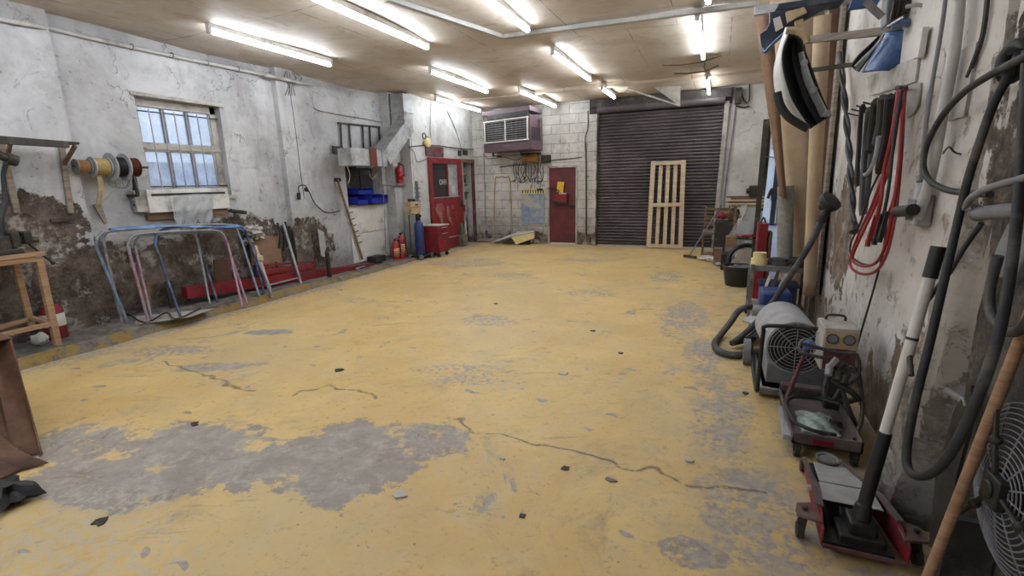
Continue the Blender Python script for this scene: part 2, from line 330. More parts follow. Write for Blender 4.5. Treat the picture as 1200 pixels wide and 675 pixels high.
t.link(c, t.b.inputs['Base Color']); t.b.inputs['Roughness'].default_value = .55; t.b.inputs['Metallic'].default_value = .2; K['shut'] = t.m
t = NT('old_red_door'); n = t.noise(3, 8, .7); c = t.mix(t.step(n, .35, .65), '4e2428', '6c272c'); c = t.mix(t.math('MULTIPLY', t.step(t.noise(2.2, 8, .75, vec=t.obj()), .55, .62), .8), c, '48434a')
c = t.mix(t.math('MULTIPLY', t.step(t.noise(8, 6, .7), .6, .7), .6), c, '8e3030')
t.link(c, t.b.inputs['Base Color']); t.b.inputs['Roughness'].default_value = .55; K['rdoor'] = t.m
t = NT('frosted_pane'); n = t.noise(5, 5, .6)
tr = t.new('ShaderNodeBsdfTranslucent'); tr.inputs[0].default_value = lin('dfe6f2'); tp = t.new('ShaderNodeBsdfTransparent'); tp.inputs[0].default_value = lin('e4e9ef')
gl = t.new('ShaderNodeBsdfGlossy'); gl.inputs['Roughness'].default_value = .15; gl.inputs[0].default_value = (.6, .6, .6, 1)
a1 = t.new('ShaderNodeMixShader'); t.put(a1.inputs[0], t.math('MULTIPLY', n, .9)); t.link(tp.outputs[0], a1.inputs[1]); t.link(tr.outputs[0], a1.inputs[2])
a2 = t.new('ShaderNodeMixShader'); a2.inputs[0].default_value = .06; t.link(a1.outputs[0], a2.inputs[1]); t.link(gl.outputs[0], a2.inputs[2]); t.link(a2.outputs[0], t.out.inputs[0])
K['glass'] = t.m
K['dglass'] = M_('dark_glass', '2f2a2e', .15, 0, .2, 4)
# faded blue board
t = NT('faded_blue_board'); n = t.noise(5, 8, .7); c = t.mix(t.step(n, .38, .62), '6f86a6', '9aa09f'); c = t.mix(t.step(t.noise(2.5, 7, .7), .52, .62), c, 'aba69c')
t.link(c, t.b.inputs['Base Color']); t.b.inputs['Roughness'].default_value = .7; K['bboard'] = t.m
# ------------------------------------------------------------------ mesh builder
INV = {}
def basis(d, up=V((0, 0, 1))):
    d = V(d).normalized()
    if abs(d.dot(up)) > .98: up = V((0, 1, 0)) if abs(d.y) < .9 else V((1, 0, 0))
    s = d.cross(up).normalized(); u = s.cross(d).normalized()
    return s, u
class MB:
    def __init__(s): s.v = []; s.f = []; s.sm = False
    def add(s, vs, fs):
        o = len(s.v); s.v += [V(p) for p in vs]; s.f += [[i+o for i in f] for f in fs]; return s
    def box(s, lo, hi):
        x0, y0, z0 = [min(a, b) for a, b in zip(lo, hi)]; x1, y1, z1 = [max(a, b) for a, b in zip(lo, hi)]
        return s.add([(x0, y0, z0), (x1, y0, z0), (x1, y1, z0), (x0, y1, z0), (x0, y0, z1), (x1, y0, z1), (x1, y1, z1), (x0, y1, z1)],
                     [(3, 2, 1, 0), (4, 5, 6, 7), (0, 1, 5, 4), (1, 2, 6, 5), (2, 3, 7, 6), (3, 0, 4, 7)])
    def beam(s, p, q, w, h, up=V((0, 0, 1)), w2=None, h2=None):
        p, q = V(p), V(q); a, u = basis(q-p, V(up)); w2 = w2 or w; h2 = h2 or h
        r = [p-a*w/2-u*h/2, p+a*w/2-u*h/2, p+a*w/2+u*h/2, p-a*w/2+u*h/2, q-a*w2/2-u*h2/2, q+a*w2/2-u*h2/2, q+a*w2/2+u*h2/2, q-a*w2/2+u*h2/2]
        return s.add(r, [(0, 1, 2, 3), (7, 6, 5, 4), (1, 0, 4, 5), (2, 1, 5, 6), (3, 2, 6, 7), (0, 3, 7, 4)])
    def cyl(s, p, q, r, r2=None, n=20, cap=True):
        p, q = V(p), V(q); a, u = basis(q-p); r2 = r if r2 is None else r2; vs = []
        for i in range(n):
            t = 2*PI*i/n; vs.append(p+(a*math.cos(t)+u*math.sin(t))*r)
        for i in range(n):
            t = 2*PI*i/n; vs.append(q+(a*math.cos(t)+u*math.sin(t))*r2)
        fs = [(i, (i+1) % n, n+(i+1) % n, n+i) for i in range(n)]
        if cap: fs += [tuple(range(n))[::-1], tuple(range(n, 2*n))]
        return s.add(vs, fs)
    def lathe(s, p, ax, prof, n=24):
        p = V(p); d = V(ax).normalized(); a, u = basis(d); vs = []; fs = []
        for (r, h) in prof:
            for i in range(n):
                t = 2*PI*i/n; vs.append(p+d*h+(a*math.cos(t)+u*math.sin(t))*max(r, 1e-4))
        for k in range(len(prof)-1):
            for i in range(n): fs.append((k*n+i, k*n+(i+1) % n, (k+1)*n+(i+1) % n, (k+1)*n+i))
        fs += [tuple(range(n))[::-1], tuple(range((len(prof)-1)*n, len(prof)*n))]
        return s.add(vs, fs)
    def tube(s, path, r, n=8, smooth=3, closed=False):
        P = [V(p) for p in path]
        if smooth: P = catmull(P, smooth, closed)
        rr = r if isinstance(r, (list, tuple)) else None
        N = len(P); vs = []; fs = []; prev = None
        for i, p in enumerate(P):
            d = (P[(i+1) % N] if (i < N-1 or closed) else p) - (P[i-1] if (i > 0 or closed) else p)
            d.normalize()
            if prev is None: a, u = basis(d)
            else:
                a = (prev-d*prev.dot(d)).normalized(); u = d.cross(a)*-1
                u = a.cross(d)
            prev = a
            q = r if rr is None else rr[0]+(rr[1]-rr[0])*i/(N-1)
            for k in range(n):
                t = 2*PI*k/n; vs.append(p+(a*math.cos(t)+u*math.sin(t))*q)
        for i in range(N-1 if not closed else N):
            j = (i+1) % N
            for k in range(n): fs.append((i*n+k, j*n+k, j*n+(k+1) % n, i*n+(k+1) % n))
        if not closed: fs += [tuple(range(n)), tuple(range((N-1)*n, N*n))[::-1]]
        return s.add(vs, fs)
    def ribbon(s, path, w, t, side=None):       # flat strap
        P = [V(p) for p in path]; N = len(P); vs = []
        for i, p in enumerate(P):
            d = (P[min(i+1, N-1)]-P[max(i-1, 0)]).normalized(); a = V(side).normalized() if side else basis(d)[0]; u = a.cross(d).normalized()
            vs += [p-a*w/2-u*t/2, p+a*w/2-u*t/2, p+a*w/2+u*t/2, p-a*w/2+u*t/2]
        fs = [(0, 1, 2, 3), tuple(range(4*N-4, 4*N))[::-1]]
        for i in range(N-1):
            for k in range(4): fs.append((i*4+k, i*4+4+k, i*4+4+(k+1) % 4, i*4+(k+1) % 4))
        return s.add(vs, fs)
    def prism(s, pts, off):
        off = V(off); n = len(pts); P = [V(p) for p in pts]
        return s.add(P+[p+off for p in P], [tuple(range(n)), tuple(range(n, 2*n))[::-1]]+[(i, n+i, n+(i+1) % n, (i+1) % n) for i in range(n)])
    def torus(s, c, ax, Rr, r, n=28, k=8, a0=0, a1=2*PI):
        a, u = basis(V(ax)); full = abs(a1-a0-2*PI) < .01
        pts = [V(c)+(a*math.cos(a0+(a1-a0)*i/n)+u*math.sin(a0+(a1-a0)*i/n))*Rr for i in range(n if full else n+1)]
        return s.tube(pts, r, k, 0, full)
    def ball(s, c, r, sx=1, sy=1, sz=1, n=14):
        c = V(c); vs = []; fs = []; m = n//2
        for j in range(1, m):
            ph = PI*j/m
            for i in range(n):
                t = 2*PI*i/n; vs.append(c+V((math.sin(ph)*math.cos(t)*sx, math.sin(ph)*math.sin(t)*sy, math.cos(ph)*sz))*r)
        o = len(vs); vs += [c+V((0, 0, r*sz)), c-V((0, 0, r*sz))]
        for j in range(m-2):
            for i in range(n): fs.append((j*n+i, (j+1)*n+i, (j+1)*n+(i+1) % n, j*n+(i+1) % n))
        for i in range(n): fs.append((o, i, (i+1) % n)); fs.append((o+1, (m-2)*n+(i+1) % n, (m-2)*n+i))
        return s.add(vs, fs)
    def lump(s, c, r, sx, sy, sz, seed=0, amt=.25, n=18):
        o = len(s.v); s.ball(c, r, sx, sy, sz, n); q = random.Random(seed); ph = [q.uniform(0, 6) for _ in range(6)]; c = V(c)
        for i in range(o, len(s.v)):
            d = s.v[i]-c; e = d/max(r, 1e-6)
            k = 1+amt*(math.sin(e.x*3+ph[0])*math.sin(e.y*4+ph[1])+.5*math.sin(e.z*7+ph[2]+e.x*5)+.3*math.sin(e.y*11+ph[3]))
            s.v[i] = c+d*k
        return s
    def grid(s, fn, nu, nv, th=0):     # fn(u,v)->point
        vs = [fn(i/nu, j/nv) for j in range(nv+1) for i in range(nu+1)]
        fs = [(j*(nu+1)+i, j*(nu+1)+i+1, (j+1)*(nu+1)+i+1, (j+1)*(nu+1)+i) for j in range(nv) for i in range(nu)]
        return s.add(vs, fs)
    def flatplate(s, c, r, th, seed, n=7):
        q = random.Random(seed); c = V(c); return s.prism([c+V((math.cos(2*PI*i/n)*r*q.uniform(.5, 1.2), math.sin(2*PI*i/n)*r*q.uniform(.4, 1.1), 0)) for i in range(n)], (0, 0, th))
def catmull(P, k, closed=False):
    N = len(P); out = []
    if N < 3: return P
    for i in range(N if closed else N-1):
        if closed: a, b, c, d = P[i-1], P[i], P[(i+1) % N], P[(i+2) % N]
        else: a, b, c, d = P[max(i-1, 0)], P[i], P[i+1], P[min(i+2, N-1)]
        for j in range(k):
            t = j/k
            out.append(.5*((2*b)+(c-a)*t+(2*a-5*b+4*c-d)*t*t+(3*b-a-3*c+d)*t**3))
    if not closed: out.append(P[-1])
    return out
def build(name, mb, mat, parent=None, bev=0, solid=0, smooth=True, sub=0, angle=40, label=None, kind=None):
    me = bpy.data.meshes.new(name)
    off = V((0, 0, 0)); inv = INV.get(parent.name) if parent else None
    vs = [inv @ v for v in mb.v] if inv else mb.v
    me.from_pydata([tuple(v) for v in vs], [], mb.f); me.validate()
    bm = bmesh.new(); bm.from_mesh(me); bmesh.ops.recalc_face_normals(bm, faces=bm.faces); bm.to_mesh(me); bm.free()
    if isinstance(mat, str): mat = K[mat]
    me.materials.append(mat)
    if smooth:
        me.shade_smooth(); me.set_sharp_from_angle(angle=math.radians(angle))
    o = bpy.data.objects.new(name, me); COL.objects.link(o)
    if parent: 
        o.parent = parent
        if inv: INV[name if o.name == name else o.name] = inv
    if bev:
        md = o.modifiers.new('b', 'BEVEL'); md.width = bev; md.segments = 2; md.limit_method = 'ANGLE'; md.angle_limit = .7
    if solid:
        md = o.modifiers.new('s', 'SOLIDIFY'); md.thickness = solid; md.offset = 0
    if sub:
        md = o.modifiers.new('u', 'SUBSURF'); md.levels = sub; md.render_levels = sub
    if label: o['label'] = label
    if kind: o['kind'] = kind
    return o
def thing(name, label, cat, loc=(0, 0, 0), group=None, rz=0):
    """Empty at the thing's base; parts are given in world metres and moved under it"""
    o = bpy.data.objects.new(name, None); COL.objects.link(o); o.location = loc; o.rotation_euler = (0, 0, rz); o.empty_display_size = .1
    o['label'] = label; o['category'] = cat
    if group: o['group'] = group
    INV[o.name] = (Matrix.Translation(V(loc)) @ Matrix.Rotation(rz, 4, 'Z')).inverted()
    return o
def one(name, mb, mat, label, cat, group=None, loc=None, **kw):
    """a thing that is one mesh; origin at its base"""
    if loc is None:
        xs = [v.x for v in mb.v]; ys = [v.y for v in mb.v]; zs = [v.z for v in mb.v]
        loc = V(((min(xs)+max(xs))/2, (min(ys)+max(ys))/2, min(zs)))
    loc = V(loc); mb.v = [v-loc for v in mb.v]
    o = build(name, mb, mat, **kw); o.location = loc; INV[o.name] = Matrix.Translation(loc).inverted(); o['label'] = label; o['category'] = cat
    if group: o['group'] = group
    return o
def struct(name, mb, mat, parent=None, **kw):
    o = build(name, mb, mat, parent, **kw); o['kind'] = 'structure'; return o
def text(name, s, size, mat, parent, origin, xdir, up, depth=.003):
    cu = bpy.data.curves.new(name, 'FONT'); cu.body = s; cu.size = size; cu.extrude = depth/2
    tmp = bpy.data.objects.new('t', cu); COL.objects.link(tmp)
    dg = bpy.context.evaluated_depsgraph_get(); me = bpy.data.meshes.new_from_object(tmp.evaluated_get(dg))
    bpy.data.objects.remove(tmp)
    x = V(xdir).normalized(); u = V(up).normalized(); z = x.cross(u)
    mt = Matrix((x, u, z)).transposed().to_4x4(); mt.translation = V(origin)
    me.transform(mt)
    if parent and INV.get(parent.name): me.transform(INV[parent.name])
    me.materials.clear(); me.materials.append(K[mat]); me.name = name
    o = bpy.data.objects.new(name, me); COL.objects.link(o); o.parent = parent
    return o
# ================================================================== THE SETTING
XL, XO, XR, YB, YF, ZC = -6.6, -6.1, 1.0, 11.75, -3.0, 3.42
def slab(mb, fixed, a, th, u0, u1, z0, z1, holes=()):
    us = sorted({u0, u1, *[h[0] for h in holes], *[h[1] for h in holes]}); zs = sorted({z0, z1, *[h[2] for h in holes], *[h[3] for h in holes]})
    for i in range(len(us)-1):
        for j in range(len(zs)-1):
            cu, cz = (us[i]+us[i+1])/2, (zs[j]+zs[j+1])/2
            if any(h[0] < cu < h[1] and h[2] < cz < h[3] for h in holes): continue
            if fixed == 'x': mb.box((a, us[i], zs[j]), (a+th, us[i+1], zs[j+1]))
            else: mb.box((us[i], a, zs[j]), (us[i+1], a+th, zs[j+1]))
    return mb
b = MB(); b.box((XL-.3, YF-.2, -.1), (XR+.3, YB+.3, 0)); struct('floor', b, 'floor')
b = MB()
def cz(x, y): return ZC + .012*math.sin(x*1.7+y*.6) + .015*math.sin(y*2.3+x) + .012*math.sin(x*4+1)*math.sin(y*1.1)
b.grid(lambda u, v: (XL-.3+u*(XR-XL+.6), YF-.2+v*(YB-YF+.5), cz(XL-.3+u*(XR-XL+.6), YF-.2+v*(YB-YF+.5))), 40, 60)
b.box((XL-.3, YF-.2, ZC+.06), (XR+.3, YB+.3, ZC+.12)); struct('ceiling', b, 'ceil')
WIN = (3.9, 5.0, 1.5, 2.72); REC = (7.42, 8.52, 1.2, 1.97)
b = slab(MB(), 'x', XL, -.28, YF, 9.0, -.02, ZC+.08, [WIN, REC])
b.box((XL-.3, REC[0]-.1, REC[2]-.1), (XL-.27, REC[1]+.1, REC[3]+.1))
b.box((XL-.01, YF, -.02), (XL+.13, 3.12, ZC+.08)); b.box((XL-.01, 5.95, -.02), (XL+.1, 6.3, ZC+.08))
struct('wall_left', b, 'wl')
DW = (11.13, 11.66, -.02, 2.12)
b = slab(MB(), 'x', XO, -.2, 8.95, YB, -.02, ZC+.08, [DW]); b.box((XL-.3, 8.9, -.02), (XO-.01, 9.1, ZC+.08)); b.box((XO-.75, 10.9, -.02), (XO-.7, YB+.2, 2.4)); b.box((XO-.72, 11.0, -.02), (XO-.1, 11.1, 2.4)); b.box((XO-.72, 11.7, -.02), (XO-.1, 11.8, 2.4)); b.box((XO-.72, 11.0, 2.2), (XO-.1, 11.8, 2.3))
struct('wall_office', b, 'wo')
RD = (-4.02, -3.24, -.02, 1.94); SH = (-2.77, -.02, -.02, 3.12)
b = slab(MB(), 'y', YB, .25, XL-.3, XR+.2, -.02, ZC+.08, [RD, SH]); struct('wall_back', b, 'wb')
b = slab(MB(), 'x', XR, .25, YF, YB+.2, -.02, ZC+.08); struct('wall_right', b, 'wr')
b = slab(MB(), 'y', YF, -.2, XL-.3, XR+.2, -.02, ZC+.08, [(-5.6, -2.4, -.02, 2.9)]); struct('wall_front', b, 'wo')
# masonry pier on the right, leaning out at its foot
b = MB(); pts = []
def pier(u, v):
    z = v*2.4; w = .035*math.sin(z*5+1)+.02*math.sin(z*13)
    X = min(.80+.20*(z/1.6), .99); prof = [(XR+.02, 2.80), (X+.03, 2.79+w), (X, 2.70+w), (X+.01, 2.62+w), (X+.035, 2.52), (XR+.02, 2.44)]
    k = u*5; i = min(int(k), 4); f = k-i; p, q = prof[i], prof[i+1]
    return (p[0]+(q[0]-p[0])*f+.012*math.sin(z*9+u*20), p[1]+(q[1]-p[1])*f, z)
b.grid(pier, 15, 26); struct('wall_pier', b, 'pier')
# raised rough ledge along the left wall
b = MB()
def led(u, v):
    Y = -3+v*11.6; X = XL + u*.76 + (.02*math.sin(Y*3)+.015*math.sin(Y*7.3))*u; z = .10-.06*max(0, (Y-5)/3.6)
    if u > .99: z = -.005
    elif u > .93: z -= .012
    return (X, Y, z+.008*math.sin(Y*9+u*7)*(u < .9))
b.grid(led, 10, 110); struct('trim_1', b, 'conc')
b = MB(); b.prism([PZ(500, 107, ZC), PZ(896, 86, ZC), PZ(896, 82, ZC), PZ(500, 103, ZC)], (0, 0, -.07)); 
b = MB(); b.box((-5.6, 10.0, ZC-.055), (XR, 10.14, ZC+.05)); struct('trim_2', b, 'ceil')
# dark boards over the shutter
b = MB(); b.box((-2.95, YB-.03, 3.1), (.12, YB, ZC)); b.box((-2.9, YB-.16, 3.22), (.1, YB-.03, 3.40)); struct('trim_3', b, 'dark')
# jambs of the roller door
b = MB(); b.box((-2.86, YB-.1, 0), (-2.76, YB+.02, 2.98)); struct('trim_4', b, 'wb')
b = MB(); b.beam((-.06, YB-.04, 0), (.02, YB-.04, 3.15), .09, .08, (0, 1, 0)); struct('trim_5', b, 'dwhite')
# ---------------- window
w = thing('window_1', 'white timber window of six frosted panes behind iron bars in the left wall', 'window', (XL-.12, 4.45, 1.5)); w['kind'] = 'structure'
for k in ('label', 'category'): del w[k]
y0, y1, z0, z1 = WIN; xf = XL-.17
b = MB(); b.box((xf, y0, z0), (xf+.07, y0+.07, z1)); b.box((xf, y1-.09, z0), (xf+.07, y1, z1)); b.box((xf, y0, z1-.1), (xf+.07, y1, z1)); b.box((xf, y0, z0), (xf+.09, y1, z0+.12))
b.box((xf-.01, y0+.05, 2.08), (xf+.065, y1-.05, 2.19)); b.box((xf+.03, y0, 2.1), (xf+.085, y1, 2.13))
b.box((XL-.03, y0-.05, z1), (XL+.035, y1+.06, z1+.045)); b.box((XL-.12, y0-.02, z0-.05), (XL+.05, y1+.05, z0))
build('window_frame', b, 'dwhite', w, bev=.005, kind='structure')
dy = (y1-.09-y0-.07)/3
for i in (1, 2):
    b = MB(); yy = y0+.07+dy*i; b.box((xf, yy-.02, z0+.1), (xf+.05, yy+.02, z1-.08)); build('mullion', b, 'grey', w, kind='structure')
for zz in ((z0+.1, 2.09), (2.18, z1-.09)):
    for i in range(3):
        b = MB(); b.box((xf+.015, y0+.07+dy*i+.012, zz[0]), (xf+.02, y0+.07+dy*(i+1)-.012, zz[1])); build('pane', b, 'glass', w, kind='structure')
for i in range(6):
    yy = y0+.17+i*.155; b = MB(); b.cyl((XL-.05, yy, z0-.02), (XL-.05, yy, z1-.13), .008, n=8); build('security_bar', b, 'lgrey', w, kind='structure')
for zz in (z0+.13, z1-.17):
    b = MB(); b.box((XL-.06, y0+.01, zz), (XL-.053, y1-.01, zz+.016)); build('bar_rail', b, 'dmetal', w, kind='structure')
# yard outside the window
b = MB(); b.box((-9.8, 3.6, -.1), (-9.6, 9, 2.1)); b.box((-12, 0, -.2), (-7, 12, -.1)); struct('wall_yard', b, 'lgrey')
b = MB(); b.lump((-8.3, 5.9, 1.3), .75, .5, 1.3, .8, 3, .1); one('covered_load', b, 'tbl', 'blue sheeted load standing in the yard behind the barred window', 'tarpaulin', loc=(-8.3, 5.9, .6))
# ---------------- shutter
s = bpy.data.objects.new('door_3', None); COL.objects.link(s); s.location = (-1.4, YB+.03, 0); s['kind'] = 'structure'; INV['door_3'] = Matrix.Translation(s.location).inverted()
b = MB(); prof = []; N = 42; pitch = 3.06/N
vs = []; 
for i in range(N):
    z = .03+i*pitch
    for k in range(5): prof.append((YB+.06-.042*math.sin(PI*k/5), z+pitch*k/5))
prof.append((YB+.06, .03+3.06))
b.grid(lambda u, v: ((-2.78+u*2.78), prof[min(int(round(v*(len(prof)-1))), len(prof)-1)][0]+.012*math.sin(u*PI*1.0)*(.5), prof[min(int(round(v*(len(prof)-1))), len(prof)-1)][1]), 6, len(prof)-1)
build('shutter_curtain', b, 'shut', s, kind='structure', angle=60)
b = MB(); b.box((-2.74, YB+.0, .022), (-.05, YB+.05, .08)); build('bottom_bar', b, 'dmetal', s, kind='structure')
b = MB(); b.cyl((-2.75, YB-.06, 3.19), (-.02, YB-.06, 3.19), .1, n=20); build('shutter_roll', b, 'shut', s, kind='structure')
for x in (-2.77, -.05):
    b = MB(); b.box((x, YB-.02, 0), (x+.05, YB+.03, 3.1)); build('guide_rail', b, 'dmetal', s, kind='structure')
b = MB(); b.box((-2.9, YB+.22, .05), (.1, YB+.26, 3.3)); struct('shutter_light_block', b, 'dark')  # unseen sheet added behind the shutter to block daylight above its foot
b = MB(); b.box((-4.2, YB+.2, .05), (-3.1, YB+.24, 2.1)); struct('door_light_block', b, 'dark')  # unseen sheet added behind the red door, leaving a lit slit below
# ---------------- red steel door
s = bpy.data.objects.new('door_2', None); COL.objects.link(s); s.location = (-3.63, YB, 0); s['kind'] = 'structure'; INV['door_2'] = Matrix.Translation(s.location).inverted()
b = MB(); b.box((-3.98, YB+.02, .03), (-3.29, YB+.06, 1.9)); build('door_leaf', b, 'rdoor', s, bev=.004, kind='structure')
b = MB(); b.box((-4.02, YB-.015, 0), (-3.975, YB+.08, 1.94)); b.box((-3.285, YB-.015, 0), (-3.24, YB+.08, 1.94)); b.box((-4.02, YB-.015, 1.9), (-3.24, YB+.08, 1.945)); build('door_frame', b, 'dwhite', s, bev=.004, kind='structure')
b = MB(); b.box((-3.97, YB+.01, .96), (-3.3, YB+.022, .99)); b.box((-3.97, YB+.01, .5), (-3.3, YB+.021, .52)); build('door_rail', b, 'rdoor', s, kind='structure')
b = MB(); b.box((-3.42, YB-.02, .92), (-3.32, YB+.02, 1.0)); b.cyl((-3.36, YB-.06, .97), (-3.36, YB+.02, .97), .012); b.cyl((-3.36, YB-.055, .97), (-3.46, YB-.055, .965), .011); build('door_handle', b, 'dmetal', s, kind='structure')
# ---------------- office door
s = bpy.data.objects.new('door_1', None); COL.objects.link(s); s.location = (XO+.04, 10.2, 0); s['kind'] = 'structure'; INV['door_1'] = Matrix.Translation(s.location).inverted()
x0, x1 = XO+.01, XO+.06; ya, yb = 9.5, 11.0; zt = 2.17
b = MB(); slab(b, 'x', x0, .05, ya, yb, .03, zt, [(ya+.13, yb-.2, 1.27, zt-.13)]); build('door_leaf', b, 'red', s, bev=.005, kind='structure')
b = MB(); ym = ya+.13+(yb-.2-ya-.13)*.55
b.box((x0+.01, ya+.13, 1.27), (x0+.02, ym, zt-.13)); build('dark_pane', b, 'dglass', s, kind='structure')
b = MB(); b.box((x0+.01, ym+.04, 1.27), (x0+.02, yb-.2, zt-.13)); build('light_pane', b, 'lgrey', s, kind='structure')
b = MB(); b.box((x0, ym-.005, 1.27), (x1-.005, ym+.045, zt-.13)); build('glazing_bar', b, 'red', s, kind='structure')
b = MB(); b.box((x1, ya+.1, 1.255), (x1+.012, yb-.15, 1.275)); b.box((x1, ya+.2, .28), (x1+.012, yb-.15, .30)); build('door_rail', b, 'lgrey', s, kind='structure')
b = MB(); b.box((x0+.022, ym+.2, 1.36), (x0+.025, ym+.38, 1.52)); build('notice', b, 'paper', s, kind='structure')
b = MB(); b.box((x0+.022, ym+.07, 1.4), (x0+.024, ym+.13, 1.95)); b.box((x0+.022, ym+.26, 1.75), (x0+.024, ym+.36, 1.95)); build('sticker', b, 'lgrey', s, kind='structure')
b = MB(); b.box((x1, yb-.13, 1.0), (x1+.015, yb-.07, 1.18)); b.cyl((x1, yb-.1, 1.1), (x1+.06, yb-.1, 1.1), .012); b.cyl((x1+.055, yb-.1, 1.1), (x1+.055, yb-.24, 1.1), .011); build('door_handle', b, 'dmetal', s, kind='structure')
o = text('door_lettering', 'OFFICE', .17, 'white', s, (x0+.026, ya+.42, 1.56), (0, 1, 0), (0, 0, 1)); o['kind'] = 'structure'
b = MB()   # smeared white paint marks at mid height
b.prism([(x1+.002, 9.62, .98), (x1+.002, 9.72, 1.12), (x1+.002, 9.95, 1.13), (x1+.002, 10.02, 1.0), (x1+.002, 9.93, .85), (x1+.002, 10.0, .6), (x1+.002, 9.9, .58), (x1+.002, 9.8, .82)], (.002, 0, 0))
b.prism([(x1+.002, 10.15, 1.05), (x1+.002, 10.28, 1.05), (x1+.002, 10.27, .85), (x1+.002, 10.42, .62), (x1+.002, 10.33, .58), (x1+.002, 10.16, .8)], (.002, 0, 0))
b.box((x1+.002, 10.4, .98), (x1+.004, 10.5, 1.06)); build('paint_smear', b, 'smear', s, kind='structure')
b = MB(); b.box((XO, 9.45, 2.2), (XO+.03, 10.2, 2.42)); build('header_board', b, 'dred', s, bev=.004, kind='structure')
b = MB(); b.box((XO-.02, 11.64, 0), (XO+.04, 11.72, 2.15)); struct('trim_8', b, 'dred')
b = MB(); b.box((XO, 11.06, 2.1), (XO+.04, 11.74, 2.18)); struct('trim_9', b, 'woodd')
b = MB(); b.box((XO+.0, 11.0, 0), (XO+.03, 11.12, 2.2)); struct('trim_10', b, 'dwhite')

# ================================================================== CEILING LIGHTS
ZT = 3.335
def tube_light(a, c, label, z=ZT):
    p = PZ(*a, z); q = PZ(*c, z); x = (p.x+q.x)/2; lamp(x, p.y, q.y, label, z)
def lamp(x, y0, y1, label, z=ZT, length=None):
    t = thing('tube_light', label, 'ceiling light', (x, (y0+y1)/2, z+.06), 'fluorescent tubes along the ceiling')
    zz = cz(x, (y0+y1)/2)+.01
    b = MB(); b.box((x-.028, y0-.02, z+.03), (x+.028, y1+.02, max(z+.065, min(zz, z+.09)))); build('batten', b, 'white', t, bev=.004)
    b = MB(); b.cyl((x, y0+.02, z), (x, y1-.02, z), .026, n=16); build('tube', b, 'lamp', t)
    for yy in (y0, y1): b = MB(); b.box((x-.026, yy-.02, z-.028), (x+.026, yy+.02, z+.035)); build('end_cap', b, 'white', t, bev=.004)
tube_light((242, 36.5), (390, 76), 'tube light nearest the left wall, over the barred window')
p = PZ(501, 56, ZT); lamp(p.x, p.y-2.0, p.y, 'tube light crossing the top edge, next in from the left wall row')
tube_light((504, 84), (571, 108), 'tube light at mid room, between the metal duct and the cooler')
tube_light((510, 116), (563, 130), 'far tube light just left of the mauve cooler, above the office door')
p = PZ(619, 36, ZT); lamp(p.x, p.y-2.0, p.y, 'tube light ending at the bend of the ceiling conduit')
tube_light((648, 62), (691, 94), 'tube light in mid ceiling, alone beyond the white conduit')
tube_light((610, 107), (650, 125), 'tube light right above the mauve cooler', ZT-.03)
tube_light((700, 104.5), (725, 114), 'short looking tube light above the left end of the roller door', ZT-.03)
tube_light((817, 21), (824.5, 68), 'tube light seen nearly end on, between conduit and torn boards')
tube_light((828, 92), (831.5, 110), 'farthest right tube light, in front of the roller door top', ZT-.03)
p = PZ(830, 3, ZT); lamp(p.x, p.y-2.0, p.y, 'tube light of which only a bright end shows at the top edge')
for x, y in ((-4.15, 1.2), (-2.4, .6), (-5.2, .8), (-4.15, -1.6), (-2.4, -1.8)): lamp(x, y, y+2.0, 'unseen tube light added out of frame to light the foreground')  # unseen lamps, added to brighten the foreground
# conduit on the ceiling
b = MB(); zc_ = ZC-.045
b.beam(PZ(452, -2, zc_), PZ(588, 43, zc_), .07, .05); b.beam(PZ(586, 43.5, zc_), PZ(890, 4, zc_), .07, .05)
one('cable_trunking', b, 'pipe', 'white cable trunking bent across the ceiling', 'trunking', bev=.004)
for i, (a, c) in enumerate((((776, 76), (845, 68)), ((790, 86), (842, 80)))):
    b = MB(); p, q = PZ(*a, 3.34), PZ(*c, 3.36); b.ribbon([p, p.lerp(q, .3)+V((0, 0, -.03)), p.lerp(q, .7)+V((0, .02, -.02)), q+V((0, 0, .04))], .07, .012, (0, 1, 0))
    one('torn_batten', b, 'woodd', ['torn brown ceiling strip nearer the camera, hanging below the end-on tube', 'torn brown ceiling strip farther back, nearest the farthest right tube'][i], 'ceiling strip')
b = MB(); b.tube([PZ(824.5, 70.5, 3.36), PZ(826, 75, 3.38), PZ(825, 79, 3.38), PZ(828, 84, 3.385)], .008, 6); one('light_cable', b, 'black', 'short dark cable between the two end-on tubes', 'cable')
b = MB(); p = [PY(764, 101, 10.7), PY(797, 101, 10.7), PY(797, 124, 10.7)]; b.prism(p, (0, .03, 0)); b.beam(PY(735, 104, 10.7), p[2], .03, .03); one('ceiling_gusset', b, 'dwhite', 'pale triangular sheet hanging from the ceiling before the roller door', 'panel', bev=.002)
